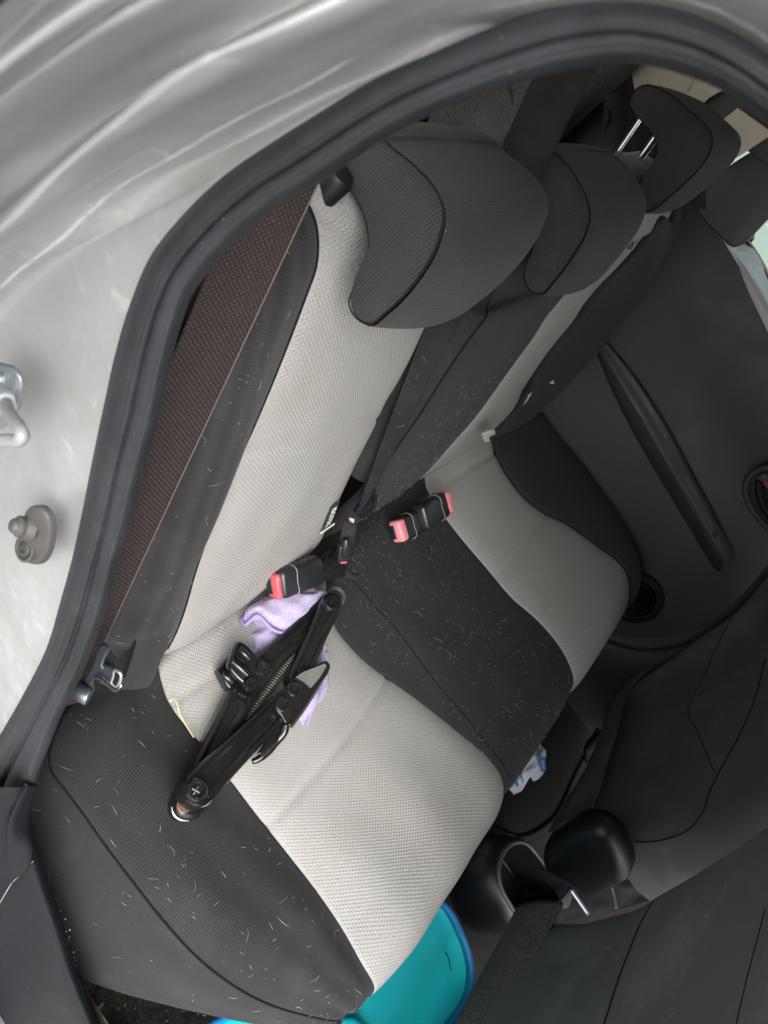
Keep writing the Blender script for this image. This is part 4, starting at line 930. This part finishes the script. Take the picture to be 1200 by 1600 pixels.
# ================================================================== CLOTH
cloth = thing('cleaning_cloth', 'crumpled lilac microfibre cloth with purple hem under the jack', 'cloth', ci(440, 1000))
def crr(*pts): return [ci(u, v, h) for u, v, h in pts]
loft('cloth_fold', [crr((385, 1022, .002), (384, 990, .004), (392, 970, .010), (400, 956, .016)), crr((400, 1030, .010), (402, 1000, .022), (412, 985, .026), (420, 962, .030)), crr((430, 1040, .008), (440, 1008, .024), (448, 985, .026), (455, 965, .030)), crr((460, 1045, .004), (470, 1010, .010), (480, 985, .014), (490, 960, .02))], LILAC, cloth, nu=60, nv=60, noise=.0035, seed=2, thick=.002)
loft('cloth_top', [crr((381, 963, .012), (379, 973, .020), (384, 978, .022), (392, 972, .028)), crr((384, 952, .018), (396, 950, .036), (402, 958, .040), (406, 968, .038)), crr((412, 935, .018), (420, 940, .042), (424, 962, .044), (432, 982, .036)), crr((455, 922, .030), (460, 932, .048), (462, 960, .046), (452, 986, .032)), crr((495, 920, .034), (498, 930, .044), (494, 946, .038), (485, 965, .020)), crr((513, 923, .034), (511, 928, .036), (508, 935, .03), (505, 945, .02))], LILAC, cloth, nu=80, nv=60, noise=.002, seed=4, thick=.002)
hem1 = crr((381, 962, .014), (378, 970, .022), (382, 977, .026), (390, 971, .034), (402, 962, .042), (414, 972, .042), (424, 982, .040), (442, 988, .036), (452, 985, .034))
tube_obj('hem', hem1, .0022, HEM, cloth, 8, 60)
loft('cloth_tail', [crr((498, 1005, .006), (485, 1040, .010), (470, 1085, .012), (458, 1122, .006), (462, 1140, .004), (468, 1150, .003)), crr((506, 1010, .018), (500, 1045, .024), (486, 1090, .028), (475, 1120, .022), (472, 1138, .012), (470, 1150, .004)), crr((509, 1018, .014), (510, 1050, .014), (498, 1090, .022), (485, 1115, .016), (477, 1136, .010), (471, 1149, .004)), crr((515, 1020, .004), (520, 1062, .003), (515, 1088, .003), (492, 1118, .003), (480, 1140, .003), (472, 1151, .002))], LILAC, cloth, nu=40, nv=70, noise=.0028, seed=6, thick=.002)
tube_obj('hem', crr((503, 1052, .022), (500, 1080, .024), (490, 1105, .022), (482, 1125, .016), (478, 1140, .010), (471, 1150, .004)), .0017, HEM, cloth, 8, 50)
tube_obj('hem', crr((386, 1022, .004), (398, 1030, .012), (420, 1036, .016), (438, 1010, .022)), .0012, HEM, cloth, 8, 40)

# straw, crumbs
tag(tube_obj('straw', crr((264, 1096, .006), (272, 1092, .012), (276, 1098, .014), (282, 1118, .012), (292, 1135, .010), (303, 1152, .006)), .0009, STRAW, None, 6, 40), 'bent dry straw stalk on the near edge of the light insert', 'straw')

# ================================================================== FOOTWELL
# storage box
boxt = thing('storage_box', 'teal plastic storage box with bright blue rim on the floor under the seat', 'storage box', (-.30, -.50, -.365))
ztop = -.205
rim = [(690, 1410), (705, 1428), (720, 1458), (732, 1490), (737, 1520), (733, 1550), (718, 1580), (700, 1605), (670, 1640), (630, 1690)]
rim3 = [az(u, v, ztop) for u, v in rim]
rin = resample(rim3, 60)
left3 = [p + V3(-.0, .30, 0) for p in rin]
lid = loft('lid', [rin + V3(-.004, .004, -.006), rin + V3(-.012, .012, -.010), [p + V3(-.03, .04, -.011) for p in rin], [V3(p[0]*.5 - .18, max(p[1] + .12, -.42), ztop - .011) for p in rin], [V3(-.35, -.25, ztop - .010)]*60], TEAL, boxt, nu=40, nv=60, toward=V3(-.3, -.4, 1))
tube_obj('blue_rim', rin, .0048, BLUERIM, boxt, 12)
loft('box_side', [rin + V3(0, 0, -.003), rin*V3(.97, .985, 1) + V3(-.004, .004, -.08), rin*V3(.93, .96, 1) + V3(-.006, .01, -.158)], TEAL, boxt, nu=12, nv=60)
tube_obj('lid_scratch', [az(u, v, ztop - .0098) for u, v in ((695, 1487), (701, 1498), (703, 1510), (705, 1517))], .0007, SEAM, lid, 5, 20)
# second teal piece peeking out below the near bolster
tl = [az(u, v, -.19) for u, v in ((325, 1606), (345, 1598), (380, 1594), (450, 1600), (570, 1598), (575, 1612))]
# box continues under the seat to the left: add its near corner
loft('box_corner', [[az(u, v, ztop) for u, v in ((318, 1612), (345, 1592), (420, 1594), (560, 1590))], [az(u, v, ztop) for u, v in ((300, 1680), (345, 1660), (430, 1660), (600, 1640))]], TEAL, boxt, nu=8, nv=20, toward=V3(-.3, -.4, 1), thick=.004)
tube_obj('corner_rim', [az(u, v, ztop+.004) for u, v in ((318, 1616), (332, 1602), (350, 1592), (420, 1588))], .0045, BLUERIM, boxt, 8, 30)
# floor mats
def mat_obj(label, pts, zed):
    P = resample([az(u, v, zed) for u, v in pts], 90, True)
    V, F = prism(P, (0, 0, 1), .008, .003)
    m = thing('floor_mat', label, 'floor mat', P.mean(0) + V3(0, 0, 0), 'floor mats in the rear footwells')
    mesh_obj('mat_pile', V, F, MATCLOTH, m)
    mesh_obj('bound_edge', *tube(P + V3(0, 0, .008), .006, 8, None, True), CARPET, m)
    return m
m1 = mat_obj('black floor mat with corded edge beside the teal box', [(560, 1330), (640, 1372), (690, 1392), (705, 1402), (718, 1424), (735, 1445), (755, 1460), (768, 1478), (768, 1496), (757, 1520), (740, 1548), (715, 1590), (680, 1650), (600, 1700), (450, 1600)], -.366)
m2 = mat_obj('black floor mat in the far footwell with torn wrapper on it', [(700, 1180), (760, 1290), (800, 1310), (850, 1290), (900, 1200), (950, 1110), (955, 1092), (940, 1078), (915, 1062), (880, 1040), (820, 1020)], -.366)
tag(lathe_obj('mat_fastener', az(700, 1419, -.352), (0.15, -.2, 1), [(.016, -.006), (.016, .003), (.013, .006), (.006, .0075), (.001, .0078)], WHITE, None, 26), 'round white mat fastener at the corner of the teal box rim', 'fastener')
# wrapper
wr = thing('plastic_wrapper', 'torn clear and blue plastic wrapper sticking out below the centre of the seat', 'wrapper', az(830, 1205, -.34))
wp = loft('film', [[az(u, v, z) for u, v, z in ((842, 1158, -.30), (846, 1165, -.30), (853, 1173, -.305), (852, 1192, -.31), (851, 1206, -.312))], [az(u, v, z) for u, v, z in ((828, 1175, -.29), (834, 1185, -.285), (838, 1195, -.29), (838, 1208, -.30), (835, 1221, -.305))], [az(u, v, z) for u, v, z in ((815, 1195, -.29), (820, 1205, -.28), (826, 1210, -.288), (828, 1216, -.295), (826, 1214, -.30))], [az(u, v, z) for u, v, z in ((803, 1212, -.29), (808, 1220, -.283), (815, 1225, -.29), (818, 1230, -.295), (815, 1234, -.30))], [az(u, v, z) for u, v, z in ((793, 1228, -.295), (796, 1233, -.288), (800, 1238, -.29), (803, 1240, -.295), (801, 1243, -.30))]], FILM, wr, nu=50, nv=40, noise=.0035, seed=8, thick=.0005)
lb = [az(u, v, -.281) for u, v in ((840, 1186), (852, 1182), (853, 1203), (846, 1206))]
lab = prism_obj('blue_label', lb, unit((-.3, .2, 1)), .0006, BLUEINK, wr, 0)
rdl = unit(az(846, 1206, -.28) - az(843, 1184, -.28))
text_obj('label_print', 'mi', np.mean(lb, 0) + V3(0, 0, .001), rdl, np.cross(V3(0, 0, 1), rdl), .018, PRINT, lab)
prism_obj('blue_mark', [az(u, v, -.279) for u, v in ((803, 1222), (806, 1218), (811, 1228), (808, 1229))], (0, 0, 1), .0006, BLUEINK, wr, 0)
prism_obj('blue_mark', [az(u, v, -.279) for u, v in ((813, 1212), (815, 1209), (818, 1222), (816, 1223))], (0, 0, 1), .0006, BLUEINK, wr, 0)

# centre console with oval cup holder
con = thing('centre_console', 'black centre console end with an open oval cup holder between the front seats', 'centre console', (0, -.65, -.27))
zr = -.205
rimc = [(808, 1430), (795, 1410), (784, 1390), (779, 1370), (781, 1345), (790, 1327), (806, 1316), (822, 1318), (838, 1334), (855, 1358), (870, 1380), (878, 1395), (872, 1412), (850, 1428), (828, 1440)]
R_ = resample([az(u, v, zr) for u, v in rimc], 64, True)
tube_obj('cup_holder_rim', R_, .0036, TRIM, con, 10, None, True)
cc = R_.mean(0)
bowl = np.stack([R_, cc + (R_ - cc)*.94 - V3(0, 0, .03), cc + (R_ - cc)*.88 - V3(0, 0, .07), cc + (R_ - cc)*.80 - V3(0, 0, .075), cc + (R_-cc)*.02 - V3(0, 0, .075)])
mesh_obj('cup_holder_bowl', bowl.reshape(-1, 3), grid_faces(5, 64, True), GLOSSBLACK, con)
outc = np.stack([R_ + V3(0, 0, 0), cc + (R_ - cc)*1.10 - V3(0, 0, .004), cc + (R_ - cc)*1.25 - V3(0, 0, .02), cc + (R_ - cc)*1.32 - V3(0, 0, .06), cc + (R_ - cc)*1.36 - V3(0, 0, .16)])
mesh_obj('console_shell', outc.reshape(-1, 3), grid_faces(5, 64, True), GLOSSBLACK, con)
# console top further forward with lever, gaiter
cont = loft('console_top', [[az(u, v, -.20) for u, v in ((845, 1360), (870, 1352), (960, 1345), (1060, 1350))], [az(u, v, -.19) for u, v in ((870, 1400), (900, 1385), (980, 1372), (1070, 1372))], [az(u, v, -.20) for u, v in ((880, 1440), (930, 1430), (1010, 1410), (1080, 1395))]], simple('grey_console_leather', (.014, .013, .0115), .8, spec=.15, nscale=40, noise_amt=.5, bumpd=.002), con, nu=24, nv=40, noise=.004, seed=12)
prism_obj('lever_trim', [az(u, v, -.165) for u, v in ((872, 1408), (882, 1393), (893, 1388), (890, 1402), (886, 1416), (880, 1420))], (0, 0, 1), .006, GREYPLASTIC, con, .002)
tube_obj('hand_lever', [az(u, v, -.150) for u, v in ((890, 1388), (902, 1405), (918, 1428))], .0040, GREYSTEEL, con, 12, 12)
tube_obj('gaiter_edge', [az(u, v, -.165) for u, v in ((950, 1360), (953, 1378), (958, 1398), (962, 1420))], .0035, TRIM, con, 8, 20)
loft('gaiter', [[az(u, v, -.168) for u, v in ((950, 1350), (953, 1380), (960, 1420))], [az(u, v, -.150) for u, v in ((975, 1340), (985, 1372), (1000, 1410))], [az(u, v, -.165) for u, v in ((1010, 1335), (1030, 1375), (1050, 1400))]], simple('grey_gaiter', (.020, .019, .0175), .8, spec=.15, nscale=60, noise_amt=.5, bumpd=.003), con, nu=24, nv=24, noise=.005, seed=14)
prism_obj('white_switch', [az(u, v, -.14) for u, v in ((967, 1368), (981, 1359), (984, 1366), (972, 1375))], (0, 0, 1), .004, WHITE, con, .001)
tag(prism_obj('paper_sheet', [az(u, v, -.16) for u, v in ((1030, 1370), (1080, 1372), (1080, 1378), (1046, 1384))], (0, 0, 1), .002, WHITE, None, 0), 'white paper corner showing between the two front seats', 'paper')
tag(prism_obj('paper_scrap', [az(u, v, -.33) for u, v in ((947, 1081), (957, 1075), (973, 1070), (960, 1078), (950, 1086))], (0, 0, 1), .001, WHITE, None, 0), 'thin white scrap on the far floor by the door', 'scrap')

# ================================================================== FRONT SEATS
def yseat(z): return float(np.interp(z, [-.2, -.109, .0, .10, .20, .327, .5, .7], [-.60, -.594, -.596, -.577, -.535, -.476, -.395, -.30]))
fs = thing('front_seat', 'nearest black cloth front seat, its back filling the lower right corner', 'car seat', (-.34, -.75, -.37), 'front seats seen from behind')
rws = []
for x, dy in ((-.62, -.14), (-.60, -.05), (-.56, -.008), (-.48, .006), (-.34, .012), (-.21, .006), (-.150, -.004), (-.126, -.026), (-.113, -.065), (-.110, -.14)):
    rws.append([V3(x, yseat(z) + dy, z) for z in (-.06, .0, .06, .10, .15, .20, .27, .34, .42, .50, .58)])
sb = loft('seat_back', rws, FRONTCLOTH, fs, nu=80, nv=80, toward=V3(-.3, .5, .3), noise=.0035, seed=21, thick=.03)
sm_ = [(1032, 1388), (1018, 1412), (1000, 1445), (985, 1482), (970, 1520), (957, 1560), (945, 1597), (930, 1640)]
def onseat(u, v, k=.0):
    best = None
    for t in np.linspace(.4, 1.6, 600):
        p = CP + ray(u, v)*t
        g = p[1] - (yseat(p[2]) + .008 + k)
        if g < 0: return p
    return p
tube_obj('seam', onmesh(sb, resample([(a, b, 0) for a, b in sm_], 60)[:, :2], .0004), .0011, SEAM, sb, 6)
tube_obj('seam', onmesh(sb, resample([(a, b, 0) for a, b in ((1195, 1420), (1188, 1450), (1172, 1510), (1155, 1580), (1145, 1630))], 40)[:, :2], .0001), .0006, SEAM, sb, 6)
flap = [[V3(x, yseat(z) + dy + .004, z) for x in (-.60, -.45, -.30, -.20, -.14, -.118)] for z, dy in ((-.135, -.02), (-.112, .0), (-.09, .004), (-.05, .006), (-.03, .002))]
loft('felt_skirt', flap, FELT, fs, nu=24, nv=50, toward=V3(-.3, .5, .3), noise=.002, seed=22, thick=.004)
loft('seat_base', [[V3(-.58, -.66, -.13), V3(-.36, -.655, -.13), V3(-.14, -.66, -.13)], [V3(-.58, -.70, -.26), V3(-.36, -.70, -.26), V3(-.14, -.70, -.26)]], CARPET, fs, nu=8, nv=8, thick=.03)

ff = thing('front_seat', 'black cloth front seat on the far side with pocket seam and black armrest', 'car seat', (.30, -.78, -.37), 'front seats seen from behind')
def fpt(u, v, x): return ax(u, v, x)
# rails from the outer edge (by the door) to the inner edge, each running bottom to top
fr = [
 [fpt(u, v, .535) + V3(.0, -.06, 0) for u, v in ((965, 1085), (1010, 1052), (1085, 1000), (1145, 958), (1200, 890), (1260, 800))],
 [fpt(u, v, .505) for u, v in ((965, 1092), (1015, 1052), (1090, 1000), (1150, 958), (1205, 892), (1265, 800))],
 [fpt(u, v, .475) for u, v in ((962, 1110), (1030, 1066), (1110, 1016), (1175, 970), (1230, 905), (1290, 815))],
 [fpt(u, v, .37) for u, v in ((955, 1155), (1030, 1125), (1120, 1075), (1200, 1020), (1270, 950), (1330, 870))],
 [fpt(u, v, .24) for u, v in ((940, 1215), (1020, 1195), (1110, 1150), (1200, 1095), (1280, 1025), (1350, 940))],
 [fpt(u, v, .12) for u, v in ((928, 1262), (1010, 1268), (1090, 1240), (1190, 1190), (1280, 1120), (1370, 1020))],
 [fpt(u, v, .07) for u, v in ((930, 1290), (995, 1308), (1085, 1300), (1180, 1255), (1290, 1185), (1390, 1080))],
 [fpt(u, v, .045) + V3(0, -.01, 0) for u, v in ((950, 1320), (1000, 1345), (1075, 1350), (1170, 1310), (1290, 1225), (1400, 1110))],
 [fpt(u, v, .045) + V3(0, -.06, 0) for u, v in ((960, 1340), (1010, 1375), (1080, 1385), (1180, 1345), (1300, 1260), (1410, 1150))],
]
fb = loft('seat_back', fr, FRONTCLOTH, ff, nu=80, nv=80, noise=.003, seed=23, thick=.03)
Gf = o_grid[fb.name]
def seam_on(o, pts, r, parent, mat=SEAM, lift=.0005):
    q = onmesh(o, resample([(a, b, 0) for a, b in pts], 40)[:, :2], lift)
    if len(q) > 3: return tube_obj('seam', q, r, mat, parent, 6)
seam_on(fb, [(1146, 962), (1125, 1000), (1098, 1060), (1080, 1095), (1075, 1112), (1088, 1140), (1103, 1175), (1116, 1207)], .0009, fb)
seam_on(fb, [(1196, 1030), (1180, 1090), (1155, 1150), (1130, 1195), (1112, 1230), (1095, 1275), (1075, 1297), (1045, 1310), (1010, 1316), (992, 1315)], .0012, fb)
loft('felt_skirt', [[ay(u, v, -.598) for u, v in ((1020, 1040), (985, 1078), (966, 1135), (946, 1205), (930, 1258), (912, 1300))], [ay(u, v, -.594) for u, v in ((985, 1060), (962, 1092), (948, 1140), (915, 1215), (890, 1258), (866, 1300))], [ay(u, v, -.605) for u, v in ((978, 1062), (955, 1090), (938, 1142), (905, 1218), (878, 1260), (856, 1300))]], FELT, ff, nu=20, nv=50, noise=.002, seed=24)
armp = [(858, 1318), (866, 1296), (884, 1280), (905, 1270), (926, 1264), (946, 1266), (963, 1276), (976, 1294), (987, 1316), (993, 1340), (990, 1352), (968, 1366), (946, 1378), (932, 1380), (910, 1368), (885, 1352), (864, 1338)]
AP = resample([ax(u, v, .045) for u, v in armp], 64, True)
V, F = prism(AP, (-1, 0.0, .0), .04, .02)
ar = mesh_obj('armrest', V, F, GLOSSBLACK, ff)
loft('seat_base', [[V3(.12, -.70, -.05), V3(.34, -.69, -.05), V3(.55, -.68, -.05)], [V3(.12, -.76, -.26), V3(.34, -.76, -.26), V3(.55, -.76, -.26)]], CARPET, ff, nu=8, nv=8, thick=.03)
tube_obj('seat_wiring', [fpt(u, v, .42) for u, v in ((918, 1190), (916, 1172), (921, 1160), (930, 1150), (934, 1140))], .006, GLOSSBLACK, ff, 8, 24)

# ================================================================== LOOSE HAIR AND CRUMBS (stuff)
def hairs(name, label, specs, r=.00011):
    V, F = [], []
    for o, n, rg, bias, lk in specs:
        me = o.data; vs = [np.array(v.co) for v in me.vertices]
        G = o_grid.get(o.name)
        nv, nu = G.shape[:2]; NN = grid_normals(G)
        if np.sum((CP - G)*NN) < 0: NN = -NN
        made = 0; cl = [(rng.uniform(*rg[0]), rng.uniform(*rg[1])) for _ in range(14)]
        while made < n:
            if rng.random() < bias:
                c0 = cl[rng.integers(len(cl))]; a = c0[0] + rng.normal()*.06; b = c0[1] + rng.normal()*.05
            else: a, b = rng.uniform(*rg[0]), rng.uniform(*rg[1])
            if not (.02 < a < .98 and .02 < b < .98): continue
            j, i = int(a*(nv-1)), int(b*(nu-1))
            p = G[j, i] + NN[j, i]*.0012; nn = NN[j, i]
            th = rng.normal()*.7 + .6; t1 = unit(G[min(nv-1, j+1), i] - G[max(0, j-1), i]); t2 = np.cross(nn, t1)
            d = math.cos(th)*t1 + math.sin(th)*t2; e = np.cross(nn, d)
            L = float(np.clip(rng.lognormal(-5.15, .55), .0025, .020))*lk; rr_ = r*rng.uniform(.6, 1.25); cv = rng.normal()*.18
            pts = [p + d*L*(s-.5) + e*L*cv*((s-.5)**2*2) + nn*(.0012*math.sin(math.pi*s)*rng.random()) for s in (0, .33, .66, 1)]
            v, f = tube(pts, [rr_*.5, rr_, rr_, rr_*.4], 3); bse = len(V); V += v; F += [tuple(bse + q for q in g) for g in f]
            made += 1
    o = mesh_obj(name, V, F, HAIR, None); o['kind'] = 'stuff'; o['label'] = label; o['category'] = 'pet hair'
    return o
kids = {}
for o in bpy.data.objects: kids.setdefault(o.name.split('.')[0], []).append(o)
cb = [o for o in backw.children if o.name.startswith('centre_panel')][0]
cc_ = [o for o in cush.children if o.name.startswith('centre_panel')][0]
nb = [o for o in backn.children if o.name.startswith('side_bolster')][0]
cbol = sorted([o for o in cush.children if o.name.startswith('side_bolster')], key=lambda o: o.data.vertices[0].co.x)
csp = [o for o in cush.children if o.name.startswith('side_panel')][0]
fins = [o for o in cush.children if o.name.startswith('far_insert')][0]
hairs('pet_hair', 'short pale pet hairs stuck all over the black seat cloth', [(cb, 280, ((.08, .62), (.1, .98)), .5, .85), (cc_, 560, ((.06, .80), (.03, .97)), .35, .85), (nb, 46, ((.05, .85), (.03, .6)), .15, 1.1), (cbol[0], 130, ((.08, .85), (.03, .97)), .1, .92), (csp, 50, ((.1, .85), (.05, .7)), .1, .95), (cbol[-1], 90, ((.15, .5), (.03, .6)), .3, .9), (cush, 50, ((.15, .8), (.05, .95)), .1, 1.1), (fins, 30, ((.15, .8), (.05, .95)), .1, .9), (backn, 34, ((.05, .7), (.05, .95)), .1, 1.2), (sb, 26, ((.1, .6), (.3, .95)), .1, 1.2), (o_beltc, 8, ((.4, .9), (.1, .9)), .1, 1.0)])
cpm = [o for o in cush.children if o.name.startswith('centre_panel')][0]
seam_on(cpm, [(548, 903), (572, 932), (620, 985), (680, 1065), (740, 1135), (775, 1180), (800, 1216)], .0009, cush, lift=.0002)
# crumbs along the seat side and on the carpet
V, F = [], []
def crumb(p, s):
    k = 10; pts = []
    for i in range(k):
        d = unit(rng.normal(size=3)); pts.append(np.asarray(p) + d*s*.5*rng.uniform(.7, 1.1)*V3(1, rng.uniform(.6, 1), .55))
    bm = bmesh.new(); vs = [bm.verts.new(tuple(q)) for q in pts]
    h = bmesh.ops.convex_hull(bm, input=vs); bm.verts.index_update()
    b = len(V); V.extend([np.array(v.co) for v in bm.verts]); F.extend([tuple(b + v.index for v in f.verts) for f in bm.faces]); bm.free()
for u, v, s in ((155, 1574, .010), (160, 1571, .008), (152, 1577, .007), (196, 1570, .007), (185, 1576, .005)): crumb(az(u, v, -.362), s)
for k in range(70):
    crumb(az(rng.uniform(150, 320), rng.uniform(1545, 1600), -.366), float(np.clip(rng.lognormal(-6.6, .5), .0005, .004)))
for k in range(40):
    t = rng.random(); u = np.interp(t, [0, .3, .6, 1], [47, 72, 95, 118]) + rng.normal()*2.5; v = np.interp(t, [0, .3, .6, 1], [1295, 1375, 1440, 1510])
    crumb(ax(u + 3, v, -.612), rng.uniform(.0006, .0022))
o = mesh_obj('crumbs', V, F, CRUMB, None, False); o['kind'] = 'stuff'; o['label'] = 'yellow crumbs and dry bits on the dirty carpet beside the seat'; o['category'] = 'crumbs'
